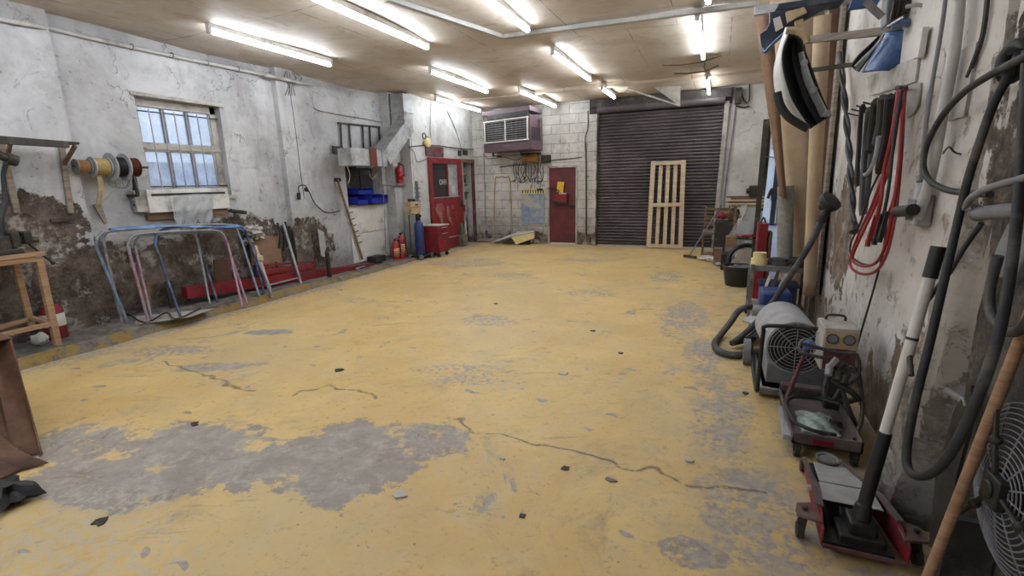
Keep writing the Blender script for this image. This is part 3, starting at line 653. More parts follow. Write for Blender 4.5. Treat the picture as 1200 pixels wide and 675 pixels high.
# ================================================================== LEFT WALL
LZ = .10
def lz(Y): return .10-.06*max(0, (Y-5)/3.6)
b = MB(); pts = [PX(-14, 20, XL+.17), PX(46, 31, XL+.17), PX(60, 33.5, XL+.04), PX(100, 43, XL+.04), PX(200, 65, XL+.04), PX(311, 88, XL+.05)]
b.tube(pts, .024, 10, 2); pp = thing('wall_conduit', 'long white conduit running under the ceiling on the left wall', 'conduit', tuple(PX(150, 54, XL+.04)))
build('pipe', b, 'pipe', pp)
for i in range(1, 5):
    q = pts[3].lerp(pts[5], i/5); b = MB(); b.torus(q, (0, 1, 0), .03, .006, 16, 6); b.box((XL-.005, q.y-.008, q.z-.03), (XL+.03, q.y+.008, q.z+.03)); build('pipe_clip', b, 'grey', pp)
b = MB(); b.tube([PX(311, 88, XL+.16), PX(352, 97, XL+.16)], .028, 10, 0); b.tube([PX(352, 97, XL+.16), PX(368, 101, XL+.1), PX(367, 118, XL+.04), PX(372, 128, XL+.04), PX(400, 134, XL+.04), PX(445, 142, XL+.05), PX(462, 146, XL+.06)], .012, 8, 3)
one('bent_conduit', b, 'pipe', 'white conduit past the second pilaster, dropping and running on thinner to the duct', 'conduit')
b = MB(); 
for i in range(4):
    x = 335+i*4; b.tube([PX(x, 84+i, XL+.12), PX(x-2+i*3, 92, XL+.14), PX(x+3-i*2, 100, XL+.13), PX(x-1, 112, XL+.11)], .005, 5)
one('wire_tangle', b, 'dmetal', 'small tangle of dark wires hanging at the ceiling by the second pilaster', 'wires')
# wall shelf at the far left
s = thing('wall_shelf', 'narrow blackened plank on two battens at the left edge', 'shelf', tuple(PX(40, 168, XL+.3)))
b = MB(); b.beam(PX(-8, 161, XL+.42), PX(87, 168.5, XL+.42), .2, .022); b.beam(PX(-8, 165, XL+.5), PX(80, 170.5, XL+.5), .04, .05); build('shelf_plank', b, 'dmetal', s, bev=.003)
for (a, c, d) in (((72, 170), (83, 250), (88, 171)), ((2, 168), (20, 250), (12, 168))):
    b = MB(); p, q = PX(*a, XL+.16), PX(*c, XL+.15); b.beam(p, q, .05, .03, (1, 0, 0)); build('shelf_upright', b, 'woodg', s, bev=.002)
    b = MB(); m_ = p.lerp(q, .28); b.beam(m_, PX(*d, XL+.42), .03, .03); build('shelf_brace', b, 'woodd', s, bev=.002)
b = MB(); b.cyl(PX(-12, 178, XL+.5), PX(10, 186, XL+.5), .045, .035); b.cyl(PX(8, 185.5, XL+.5), PX(20, 189, XL+.5), .06, .05); b.cyl(PX(-2, 180, XL+.5), PX(-6, 168, XL+.48), .02)
one('clamp_lamp', b, 'dmetal', 'small grey lamp head hanging under the blackened wall shelf', 'lamp')
b = MB(); b.box(PX(58, 256.5, XL+.15), PX(88, 258.5, XL+.18)); one('wall_hook_plate', b, 'dmetal', 'short dark flat bar on the wall under the shelf upright', 'hook')
# workbench
wb = thing('workbench', 'pale pine workbench frame at the left edge of the picture', 'workbench', (-6.2, 2.2, 0))
fx = -6.03; L1 = PZ(66, 404, .10); T1 = PX(43, 300, L1.x); ztop = T1.z
yb_ = L1.y
b = MB(); ye_ = PX(51, 300, fx).y; b.box((fx-.42, .9, ztop), (fx+.04, ye_, ztop+.04)); b.box((fx-.03, .9, ztop-.05), (fx+.03, ye_-.06, ztop-.002)); build('bench_top', b, 'wood2', wb, bev=.004)
b = MB(); b.beam(PX(45, 302, fx), V((fx, L1.y, .1)), .055, .06, (1, 0, 0)); build('leg', b, 'wood2', wb, bev=.004)
b = MB(); b.beam(PX(17, 307, fx-.28), PX(38, 385, fx-.28), .05, .05, (1, 0, 0)); build('leg', b, 'wood2', wb, bev=.004)
b = MB(); b.beam(PX(61, 379, fx), PX(-30, 400, fx), .04, .05, (1, 0, 0)); build('stretcher', b, 'wood2', wb, bev=.003)
b = MB(); b.beam(PX(34, 374, fx-.28), PX(-30, 392, fx-.28), .04, .05, (1, 0, 0)); build('stretcher', b, 'wood2', wb, bev=.003)
b = MB(); b.beam(PX(60, 379, fx), PX(36, 372, fx-.28), .04, .035); build('stretcher', b, 'wood2', wb, bev=.003)
b = MB(); p = PX(-20, 345, fx-.3); b.box((fx-.42, .9, .35), (fx-.36, yb_-.42, ztop-.02)); build('back_board', b, 'black', wb, label='black board behind the bench legs')
v = thing('bench_vice', 'dark vice with a long handle on the pine bench', 'vice', tuple(PX(25, 292, fx-.1)))
b = MB(); p = PX(22, 291, fx-.1); z0 = ztop+.04; b.box((p.x-.1, p.y-.2, z0), (p.x+.1, p.y+.0, z0+.05)); b.box((p.x-.06, p.y-.16, z0+.04), (p.x+.06, p.y-.06, z0+.17)); b.box((p.x-.08, p.y-.06, z0+.06), (p.x+.08, p.y+.0, z0+.2)); build('vice_body', b, 'dmetal', v, bev=.01)
b = MB(); b.box((p.x-.08, p.y+.03, z0+.08), (p.x+.08, p.y+.09, z0+.2)); b.cyl((p.x, p.y-.1, z0+.11), (p.x, p.y+.16, z0+.11), .028); build('moving_jaw', b, 'dmetal', v, bev=.008)
b = MB(); q = V((p.x, p.y+.17, z0+.11)); b.cyl(PX(24, 278, q.x+.02), PX(62, 308, q.x+.02), .011); b.ball(PX(62, 308, q.x+.02), .02); build('vice_handle', b, 'dmetal', v)
b = MB(); b.tube([PX(2, 255, fx-.15), PX(6, 235, fx-.2), PX(4, 205, fx-.25), PX(8, 190, fx-.25)], .02, 8); b.tube([PX(6, 285, fx-.15), PX(0, 262, fx-.15), PX(4, 240, fx-.2)], .03, 8)
one('hanging_hose', b, 'rubber', 'dark hose drooping at the left edge above the bench', 'hose')
# red can with white label behind the bench leg
p = PX(68, 398, XL+.28); e = thing('paint_drum', 'small red drum with a white label behind the bench leg', 'drum', (p.x, p.y, LZ))
h = .40; b = MB(); b.lathe((p.x, p.y, LZ), (0, 0, 1), [(.09, 0), (.095, .01), (.095, h*.75), (.075, h*.88), (.03, h*.92), (.03, h)]); build('drum_body', b, 'red', e)
b = MB(); b.lathe((p.x, p.y, LZ+.14), (0, 0, 1), [(.097, 0), (.0975, .001), (.0975, .13), (.097, .131)]); build('label_band', b, 'white', e)
b = MB(); b.cyl((p.x, p.y, LZ+h), (p.x, p.y, LZ+h+.05), .02); b.beam((p.x, p.y-.05, LZ+h+.05), (p.x, p.y+.06, LZ+h+.07), .02, .012); build('valve', b, 'black', e)
b = MB(); p = PX(40, 392, XL+.3); b.lump((p.x+.1, p.y, LZ+.06), .065, 1.3, .9, .9, 4, .2); one('rag_bundle', b, 'paper', 'crumpled white rag under the pine bench', 'rag')
# wire spools on a rod
S = thing('wire_reel_holder', 'wall bracket with a rod, left of the barred window, carrying spools', 'reel holder', tuple(PX(118, 200, XL+.2)))
XS = XL+.2
ra, rb = PX(86, 194.5, XS), PX(166, 196.5, XS); ra.z = rb.z = (ra.z+rb.z)/2
b = MB(); b.cyl(ra, rb+V((0, .07, 0)), .013); build('rod', b, 'dmetal', S)
b = MB(); y = PX(115, 200, XS).y; b.ribbon([V((XS-.0, y, ra.z-.02)), V((XS, y, ra.z-.2)), V((XS-.12, y, ra.z-.42))], .05, .008, (0, 1, 0)); build('strap', b, 'cream', S)
b = MB(); q = PX(113, 239, XL+.05); b.beam(q, PX(124, 262, XL+.05), .07, .025, (1, 0, 0), .03); build('wall_batten', b, 'woodg', S)
b = MB(); y = PX(156, 200, XS).y; b.beam((XS, y, ra.z), (XS, y, ra.z-.33), .03, .03); b.beam((XS, y, ra.z-.33), (XL+.01, y, ra.z-.33), .03, .03); build('rod_support', b, 'dmetal', S)
def spool(px0, px1, r, rc, mc, mf, name, label):
    y0, y1 = PX(px0, 196, XS).y, PX(px1, 196, XS).y; z = ra.z
    e = thing(name, label, 'spool', (XS, y0, z-r), 'spools on the wall rod')
    for yy in (y0, y1-.012):
        b = MB(); b.lathe((XS, yy, z), (0, 1, 0), [(.02, 0), (r, 0), (r, .012), (.02, .012)], 28); build('flange', b, mf, e)
    b = MB(); n = 14; prof = [(.03, .013)]
    for i in range(n): hh = .014+(y1-y0-.03)*i/n; prof += [(rc-.004, hh), (rc, hh+(y1-y0-.03)/n*.5)]
    prof += [(.03, y1-y0-.013)]; b.lathe((XS, y0, z), (0, 1, 0), prof, 28); build('winding', b, mc, e)
    return e
spool(88, 105, .078, .07, 'orange', 'grey', 'cable_spool', 'smallest spool, orange, at the left end of the rod')
spool(107, 127, .105, .092, 'spooly', 'lgrey', 'cable_spool', 'spool wound with dull yellow wire, second on the rod')
spool(129, 146, .155, .11, 'black', 'lgrey', 'cable_spool', 'largest spool, grey flanges and black wire')
spool(148, 160, .108, .104, 'copper', 'dmetal', 'cable_spool', 'copper coloured wire spool, right end of the rod nearest the window')
b = MB(); y = PX(143, 210, XS).y
for i in range(5): b.tube([(XS+.02*i-.03, y-.1+i*.05, ra.z-.1), (XS+.03*i-.05, y-.12+i*.06, ra.z-.2-.02*i), (XS-.02, y+.02+i*.03, ra.z-.24+.02*i), (XS+.01*i, y+.08, ra.z-.1)], .003, 5)
one('loose_wire', b, 'grey', 'loose thin wire loops hanging below the largest spool', 'wire')
# socket box and lead to the sill
e = thing('socket_box', 'small black wall socket below the copper spool', 'socket', tuple(PX(155, 243, XL)))
b = MB(); p = PX(151, 231, XL); q = PX(160, 246, XL); b.box((XL, p.y, q.z), (XL+.05, q.y, p.z)); build('box', b, 'grey', e, bev=.004)
b = MB(); b.tube([PX(157, 205, XL+.08), PX(157, 232, XL+.07)], .018, 8, 0); b.tube([PX(157, 240, XL+.07), PX(162, 242, XL+.06), PX(170, 241, XL+.06), PX(176, 240, XL+.08)], .012, 8); build('lead', b, 'black', e)
# metal trough under the sill
e = thing('sill_duct', 'long white sheet metal casing with a slot, fixed below the barred window', 'casing', tuple(PX(220, 245, XL)))
p, q = PX(171, 222, XL+.12), PX(267, 243, XL+.12); ya_, yb2 = p.y, PX(267, 222, XL+.12).y; zt_, zb_ = p.z, PX(176, 250, XL+.12).z
b = MB(); b.box((XL-.01, ya_, zb_), (XL+.12, yb2, zt_)); build('casing', b, 'white', e, bev=.008)
b = MB(); b.box((XL+.115, ya_+.05, zt_-.085), (XL+.123, yb2-.05, zt_-.055)); build('slot', b, 'black', e)
b = MB(); b.box((XL+.0, ya_-.13, zb_+.02), (XL+.1, ya_, zt_-.01)); build('end_box', b, 'dwhite', e, bev=.006)
b = MB(); b.box((XL, ya_+.0, zb_-.09), (XL+.06, yb2, zb_)); build('underside', b, 'woodd', e)
b = MB(); p = PX(271, 247, XL+.08); b.cyl(p, PX(288, 249, XL+.08), .028); b.cyl(p+V((0, .05, -.03)), p+V((0, .05, -.1)), .02); b.cyl(p, p+V((-.1, 0, 0)), .02); one('pipe_stub', b, 'dmetal', 'rusty pipe stub with tap at the right of the sill casing', 'pipe')
# plastic bag
e = thing('plastic_bag', 'clear white plastic bag hanging from the sill casing', 'bag', tuple(PX(224, 262, XL+.2)))
tl, tr, bl, br = PX(197, 231, XL+.14), PX(252, 228, XL+.14), PX(208, 264, XL+.17), PX(247, 263, XL+.17)
def bagf(sg):
    def f(u, v):
        p = tl.lerp(tr, u).lerp(bl.lerp(br, u), v); w = math.sin(PI*u)*math.sin(PI*min(1, v*1.1))
        return p+V((sg*.05*w+.012*math.sin(u*22+v*6)+.008*math.sin(v*15+u*9), 0, .02*math.sin(u*PI)*(v < .1)))
    return f
b = MB(); b.grid(bagf(1), 22, 16); b.grid(bagf(-.6), 22, 16); build('film', b, 'poly', e)
text('printed_letter', 'A', .085, 'black', e, PX(230, 262.5, XL+.245), (0, 1, 0), (.1, 0, 1))
# ---------------- tubular trestles leaning on the wall
def frame(px, mat, mat2, label, r=.016, planes=None):
    """px: list of (x, y, where) where 'f' = on the ledge, number = plane X"""
    P = [PZ(x, y, lz(4.5)) if k == 'f' else PX(x, y, k) for x, y, k in px]
    c = sum(P, V((0, 0, 0)))/len(P); e = thing('tube_trestle', label, 'trestle', (c.x, c.y, LZ), 'tubular steel trestles by the left wall')
    zs = [p.z for p in P]; zt = max(zs)
    leg1 = P[:3]; top = P[2:-2]; leg2 = P[-3:]
    b = MB(); b.tube(top, r, 10, 4); build('top_bar', b, mat2, e)
    for L in (leg1, leg2): b = MB(); b.tube(L, r, 10, 0); build('leg', b, mat, e)
    return e
W = XL+.06
frame([(150, 379, 'f'), (113, 290, W+.3), (113, 281, W+.3), (119, 274, W+.3), (132, 270.5, W+.3), (200, 265, W+.3), (262, 263, W+.3), (277, 268, W+.3), (283, 282, W+.3), (304, 347.5, 'f')], 'bluet', 'silt', 'pale blue trestle standing nearest the left end of the row')
frame([(143, 378, 'f'), (122, 288, W+.12), (121, 278, W+.12), (128, 271, W+.12), (150, 267, W+.12), (210, 264, W+.12), (226, 268, W+.12), (231, 280, W+.12), (246, 356, 'f')], 'silt', 'bluet', 'bare steel trestle behind the pale blue one', .016)
frame([(174, 377, 'f'), (152, 297, W+.36), (150, 288, W+.36), (153, 279, W+.36), (163, 274.5, W+.36), (200, 271.5, W+.36), (250, 270, W+.36), (262, 275, W+.36), (267, 286, W+.36), (284, 360, 'f')], 'pinkt', 'silt', 'faded pink trestle with a bare steel top, in front of the row')
frame([(212, 373, 'f'), (187, 300, W+.26), (182, 288, W+.26), (184, 275, W+.26), (198, 267.5, W+.26), (236, 264, W+.26), (276, 264, W+.26), (287, 269, W+.26), (292, 283, W+.26), (318, 346, 'f')], 'dblt', 'tbl', 'navy flecked trestle with bright blue top, middle of the row')
frame([(178, 375, 'f'), (160, 297, W+.2), (158, 288, W+.2), (161, 280, W+.2), (172, 276, W+.2), (225, 273, W+.2), (252, 272.5, W+.2), (262, 279, W+.2), (268, 292, W+.2), (290, 357, 'f')], 'pinkt', 'silt', 'second pink trestle, nested just behind the front pink one', .015)
frame([(255, 354, 'f'), (236, 296, W+.1), (232, 284, W+.1), (233, 276, W+.1), (240, 270, W+.1), (262, 267, W+.1), (280, 268, W+.1), (290, 276, W+.1), (294, 288, W+.1), (310, 345, 'f')], 'dblt', 'dblt', 'dark narrow trestle half hidden behind the others', .016)
def sheetf(a, c, w_, amp, X):
    def f(u, v):
        p = PX(*a, X).lerp(PX(*c, X), u); return p+V((-w_*(v-.5), 0, amp*math.sin(u*19+v*5)+.02*math.sin(u*5)-.05*abs(v-.5)))
    return f
b = MB(); b.grid(sheetf((128, 268), (278, 262), .12, .006, XL+.35), 40, 4); one('blue_sheeting', b, 'tbl', 'strip of bright blue plastic sheeting draped along the trestle tops', 'sheeting', solid=.004)
# ledge rubbish
b = MB(); b.prism([PZ(158, 381, .11), PZ(222, 372, .11), PZ(250, 362, .11), PZ(160, 371, .11)], (0, 0, .006)); one('dusty_sheet', b, 'dwhite', 'flat dusty sheet lying on the ledge under the trestles', 'sheet')
b = MB(); b.tube([PZ(130, 372, .12), PZ(150, 368, .12), PZ(170, 378, .13), PZ(195, 366, .13), PZ(206, 374, .13), PZ(235, 361, .13)], .009, 6); one('floor_cable', b, 'black', 'black cable winding over the ledge under the trestles', 'cable')
b = MB(); a = PX(197, 332, XL+.1); b.beam(PX(204, 362, XL+.14), PX(197, 329, XL+.1), .09, .02, (1, 0, 0)); one('steel_offcut', b, 'dmetal', 'dark upright steel offcut behind the navy trestle leg', 'offcut')
b = MB(); b.beam(PX(172, 362, XL+.12), PX(171, 335, XL+.1), .1, .02, (1, 0, 0)); one('wood_offcut', b, 'woodd', 'short brown board end leaning on wall behind the pink trestle', 'offcut')
b = MB(); b.beam(PX(262, 330, XL+.12), PX(260, 304, XL+.1), .25, .02, (1, 0, 0)); one('brown_board', b, 'brownp', 'square reddish brown board leaning on stone wall above the red beam', 'board')
# ---------------- red beam of the body puller
e = thing('pulling_beam', 'long red steel channel beam lying along the foot of the left wall', 'steel beam', (-6.15, 5.4, 0))
p, q = PZ(217, 350, .13), PZ(408, 325, .05); x_ = -6.08
A = V((x_-.1, PX(217, 340, x_).y, .20)); B_ = V((x_+.05, PX(436, 313, x_+.05).y, .20))
A = PX(216, 343, -6.36); B_ = PX(436, 312.5, -6.16)
b = MB(); d = (B_-A); b.beam(A, B_, .12, .012, w2=.12); s_, u_ = basis(d)
for sg in (-1, 1): b.beam(A+s_*sg*.055+u_*.0, B_+s_*sg*.055, .012, .15)
b.beam(A+u_*.07, B_+u_*.07, .13, .008); b.beam(A-u_*.0, A+d.normalized()*.012, .12, .15); b.beam(B_-d.normalized()*.012, B_, .12, .15); build('channel', b, 'bred', e, bev=.004, label='bright red channel')
for f_ in (.1, .45, .8):
    c = A.lerp(B_, f_); b = MB(); b.cyl((c.x-.03, c.y, c.z-.09), (c.x+.05, c.y, c.z-.09), .035); b.box((c.x-.05, c.y-.02, c.z-.09), (c.x+.06, c.y+.02, c.z-.05)); build('castor', b, 'black', e)
b = MB(); c = A.lerp(B_, .86); b.beam(c+V((.1, 0, .02)), c+V((.1, 0, -.1)), .05, .03); b.beam(c+V((.1, -.05, .03)), c+V((.1, .2, .03)), .02, .02); build('bracket', b, 'lgrey', e)
e = thing('pulling_arm', 'shorter red arm resting on top of the long red beam', 'steel arm', tuple(PX(330, 330, -6.3)))
A2, B2 = PX(303, 319.5, -6.4), PX(368, 312, -6.32)
b = MB(); b.beam(A2, B2, .1, .09); build('arm', b, 'red', e, bev=.006)
b = MB(); b.beam(A2+V((.0, .1, .1)), B2+V((0, 0, .08)), .03, .03); b.beam(A2+V((0, .35, .03)), A2+V((0, .35, .11)), .03, .03); b.beam(B2+V((0, 0, .09)), B2+V((0, 0, -.05)), .04, .04); build('pull_rod', b, 'red', e, bev=.004)
b = MB(); b.beam(A2+V((0, -.05, -.04)), A2+V((0, -.02, .12)), .05, .08); build('clamp_block', b, 'dmetal', e, bev=.005)
b = MB(); c = PX(443, 311, -6.3); b.box((c.x-.1, c.y-.2, .08), (c.x+.12, c.y+.12, .2)); b.cyl((c.x+.13, c.y-.05, .1), (c.x+.1, c.y-.05, .1), .06); one('black_tray', b, 'black', 'black tray at the far end of the red beam', 'tray', bev=.01)
# upright clamp between
b = MB(); c = PX(386, 322, -6.04); b.beam((c.x, c.y, .03), (c.x, c.y, .5), .06, .05); b.beam((c.x-.02, c.y, .48), (c.x-.08, c.y+.12, .56), .05, .04); b.box((c.x-.1, c.y-.08, .02), (c.x+.09, c.y+.08, .05)); one('clamp_post', b, 'dmetal', 'short dark clamp post standing at the joint of the red beam', 'post', bev=.004)
# A frame stand
e = thing('folding_stand', 'thin grey folding stand leaning before the brown plywood', 'stand', tuple(PZ(335, 338, .05)))
for (a, c) in (((332, 262), (353.5, 334)), ((297, 292), (319, 348))):
    b = MB(); b.beam(PX(*a, XL+.12), PZ(*c, .06), .035, .018, (1, 0, 0)); build('leg', b, 'lgrey', e)
b = MB(); b.beam(PX(311, 335, XL+.42), PX(352, 325, XL+.40), .03, .02); build('crossbar', b, 'lgrey', e)
b = MB(); p = PX(299, 275, XL+.03); b.beam(PX(316, 336, XL+.2), PX(310, 276, XL+.05), .55, .02, (1, 0, 0)); one('plywood_sheet', b, 'card', 'brown plywood sheet leaning between trestles and second pilaster', 'plywood')
b = MB(); b.beam(PX(318, 345, XL+.45), PX(299, 288, XL+.2), .035, .03, (1, 0, 0)); b.lump(PX(303, 303, XL+.3), .05, 1, 1, 1, 2, .3); one('wood_strip', b, 'wood', 'pale timber strip leaning at the right end of the trestles', 'timber')
b = MB(); 
for i, (x, y, r) in enumerate(((296, 272, .07), (303, 276, .06), (291, 268, .05), (290, 283, .05), (300, 268, .05))): b.lump(PX(x, y, XL+.1), r, 1.5, 1.5, .9, i, .4)
one('plaster_lumps', b, 'dwhite', 'lumpy white foam remains on the wall beside the plywood', 'plaster')
b = MB()
for i, (x, y) in enumerate(((325, 265), (330, 268), (334, 264), (338, 270), (342, 275))): b.tube([PX(x, y-4, XL+.1), PX(x+3, y+10, XL+.12), PX(x+2, y+26, XL+.11)], .015, 6)
one('hanging_straps', b, 'black', 'black rubber straps hanging in the corner of the second pilaster', 'straps')
# coax / plug on the wall and long wire
b = MB(); b.tube([PX(336, 83, XL+.12), PX(346, 150, XL+.12), PX(354, 215, XL+.12), PX(362, 262, XL+.06), PX(376, 318, XL+.1)], .004, 5); one('thin_wire', b, 'black', 'thin black wire running down the second pilaster', 'wire')
e = thing('wall_cable', 'black cable looping out of a plug on the second pilaster', 'cable', tuple(PX(352, 222, XL+.1)))
b = MB(); b.tube([PX(351, 228, XL+.16), PX(350, 219, XL+.17), PX(357, 217, XL+.15), PX(362, 224, XL+.1), PX(369, 238, XL+.04), PX(382, 249, XL+.03), (PX(398, 247, XL+.03))], .009, 7); build('cable', b, 'black', e)
b = MB(); b.cyl(PX(350, 226, XL+.16), PX(350.5, 234, XL+.16), .03); build('plug', b, 'black', e)
b = MB(); b.cyl(PX(358, 222, XL+.1), PX(360, 223, XL+.15), .03); build('socket', b, 'black', e)
b = MB(); b.prism([PX(372, 268, XL+.05), PX(379, 272, XL+.05), PX(384, 302, XL+.16), PX(376, 300, XL+.16)], (.01, 0, 0)); one('curved_offcut', b, 'lgrey', 'narrow pale grey offcut leaning between pilaster and leaning rail', 'offcut')
b = MB(); b.tube([PX(384, 300, XL+.05), PX(383, 318, XL+.1)], .02, 8, 0); b.box(PX(378, 299, XL+.01), PX(386, 301, XL+.12)); 
# leaning perforated rail
e = thing('leaning_rail', 'pale worn slotted rail leaning beside the white panels', 'rail', tuple(PX(425, 305, XL+.45)))
P0, P1 = PX(395, 211, XL+.05), PX(424, 304, XL+.42)
b = MB(); b.beam(P0, P1, .10, .03, (1, 0, 0)); build('rail', b, 'dwhite', e, bev=.003)
b = MB(); b.beam(P0+V((.03, -.03, 0)), P1+V((.03, -.03, 0)), .015, .06, (1, 0, 0)); build('edge_strip', b, 'woodd', e)
for f_ in (.42, .5, .58, .66, .72, .8):
    c = P0.lerp(P1, f_); b = MB(); b.cyl(c, c+V((.03, .11, .03)), .009, n=8); build('peg', b, 'dmetal', e)
b = MB(); b.box(P0+V((-.02, -.05, -.03)), P0+V((.05, .05, .04))); build('top_clamp', b, 'dmetal', e)
# ---------------- boarded opening: white panels, blue crates
yA, yB_ = REC[0]-.03, REC[1]+.02
for (z0, z1, lb) in ((.66, 1.19, 'upper white board panel below the blue crates'), (.08, .645, 'lower white board panel, standing on the floor behind the rail')):
    b = MB(); b.box((XL+.001, yA, z0), (XL+.025, yB_, z1)); one('board_panel', b, 'white', lb, 'panel', bev=.003)
b = MB(); b.box((XL-.26, yA+.02, 1.195), (XL+.08, yB_, 1.215)); one('opening_sill', b, 'woodg', 'narrow sill board across the dark wall opening', 'shelf')
b = MB(); b.box((XL-.26, yA+.1, 1.22), (XL-.2, yB_-.1, 1.95)); b.beam((XL-.1, 7.95, 1.22), (XL-.1, 7.95, 1.95), .03, .03); one('opening_backing', b, 'dmetal', 'dark backing panel added inside the wall opening', 'sheet')  # backing panel added to give the recess a dark interior
def crate(y0, y1, z0, h, x0, x1, label, r=0):
    e = thing('storage_bin', label, 'storage bin', ((x0+x1)/2, (y0+y1)/2, z0), 'blue storage bins in the wall opening')
    t_ = .008; b = MB(); b.box((x0, y0, z0), (x1, y1, z0+t_)); b.box((x0, y0, z0), (x0+t_, y1, z0+h)); b.box((x0, y0, z0), (x1, y0+t_, z0+h)); b.box((x0, y1-t_, z0), (x1, y1, z0+h)); b.box((x1-t_, y0, z0), (x1, y1, z0+h*.62)); build('bin_body', b, 'blue', e)
    b = MB(); b.box((x0-.006, y0-.006, z0+h-.015), (x1*.5+x0*.5, y1+.006, z0+h)); build('bin_rim', b, 'blue', e); b = MB(); b.box((x1-.006, y0-.004, z0+h*.55), (x1+.012, y1+.004, z0+h*.62)); build('bin_lip', b, 'blue', e)
crate(7.55, 7.86, 1.216, .15, XL-.16, XL+.12, 'blue storage bin at the left in the dark wall opening')
crate(7.88, 8.2, 1.216, .19, XL-.14, XL+.2, 'large blue storage bin, middle of the dark wall opening')
crate(8.22, 8.5, 1.216, .17, XL-.16, XL+.12, 'blue storage bin at the right in the dark wall opening')
crate(7.65, 8.1, 1.41, .13, XL-.18, XL+.06, 'blue storage bin stacked on top of the others')
# steel bracket frame over the duct
e = thing('bracket_frame', 'rusty steel bracket frame on the wall above the duct end', 'bracket', tuple(PX(420, 170, XL+.05)))
b = MB(); b.beam(PX(396, 144, XL+.03), PX(445, 149, XL+.03), .03, .03); build('top_rail', b, 'dmetal', e)
for (a, c) in (((399, 144), (401, 185)), ((409, 145), (412, 186)), ((425, 147), (427, 195)), ((433, 147), (435, 186)), ((444, 149), (446, 175))):
    b = MB(); b.beam(PX(*a, XL+.04), PX(*c, XL+.04), .035, .02, (1, 0, 0)); build('upright', b, 'dmetal', e)
b = MB(); b.beam(PX(390, 175, XL+.05), PX(402, 176, XL+.05), .03, .12); build('side_plate', b, 'dmetal', e)
# duct
e = thing('air_duct', 'square galvanised duct dropping from the ceiling and elbowing left', 'air duct', tuple(PX(440, 180, XL+.25)))
def sq(path, w_, mat, nm):
    P = [V(p) for p in path]; vs = []; N = len(P)
    for i, p in enumerate(P):
        d0 = (P[i]-P[i-1]).normalized() if i else None; d1 = (P[i+1]-P[i]).normalized() if i < N-1 else None
        d = ((d0 or d1)+(d1 or d0)).normalized(); n_ = V((1, 0, 0)); s_ = n_.cross(d).normalized(); k = 1/max(.4, d.dot(d1 or d0))
        vs += [p-n_*w_/2-s_*w_/2*k, p+n_*w_/2-s_*w_/2*k, p+n_*w_/2+s_*w_/2*k, p-n_*w_/2+s_*w_/2*k]
    fs = [(0, 1, 2, 3), tuple(range(4*N-4, 4*N))]
    for i in range(N-1):
        for k in range(4): fs.append((i*4+k, i*4+4+k, i*4+4+(k+1) % 4, i*4+(k+1) % 4))
    b = MB(); b.add(vs, fs); return build(nm, b, mat, e, bev=.004)
XD = XO-.075
top = PX(472, 102, XD); top.z = ZC-.03; top.y = min(top.y, 8.78); el1 = PX(472, 150, XD); el1.y = top.y; el2 = PX(446, 184, XD); el3 = PX(404, 186, XD); el2.z = el3.z = (el2.z+el3.z)/2
sq([top, el1, el2], .31, 'galv', 'duct_drop'); sq([el2+(el3-el2)*.0, el3], .305, 'galv', 'duct_run')
for c, d in ((top.lerp(el1, .55), V((0, 0, 1))), (el2.lerp(el3, .15), V((0, 1, 0))), (el2.lerp(el3, .5), V((0, 1, 0)))):
    b = MB(); b.beam(c-d*.012, c+d*.012, .36, .36); build('joint_flange', b, 'galv', e)
b = MB(); c = el2.lerp(el3, .42); b.box((c.x+.165, c.y-.1, c.z-.16), (c.x+.185, c.y+.08, c.z+.17)); build('rust_patch', b, 'copper', e, label='rusty brown plate')
b = MB(); b.tube([PX(405, 190, XD+.17), PX(410, 205, XD+.2), PX(408, 215, XD+.2)], .006, 5); one('dangling_wire', b, 'cream', 'loose pale wire dangling at the left end of the duct', 'wire')
b = MB(); b.tube([PX(432, 200, XL+.01), PX(436, 210, XL+.1), PX(442, 202, XL+.01)], .012, 6); one('dangling_wire', b, 'cream', 'thicker pale wire loop under the middle of the duct', 'wire')
# wall strip beyond the opening
b = MB(); b.box((XL-.01, 8.62, -.01), (XL+.22, 8.96, ZC+.06)); struct('trim_11', b, 'wo')
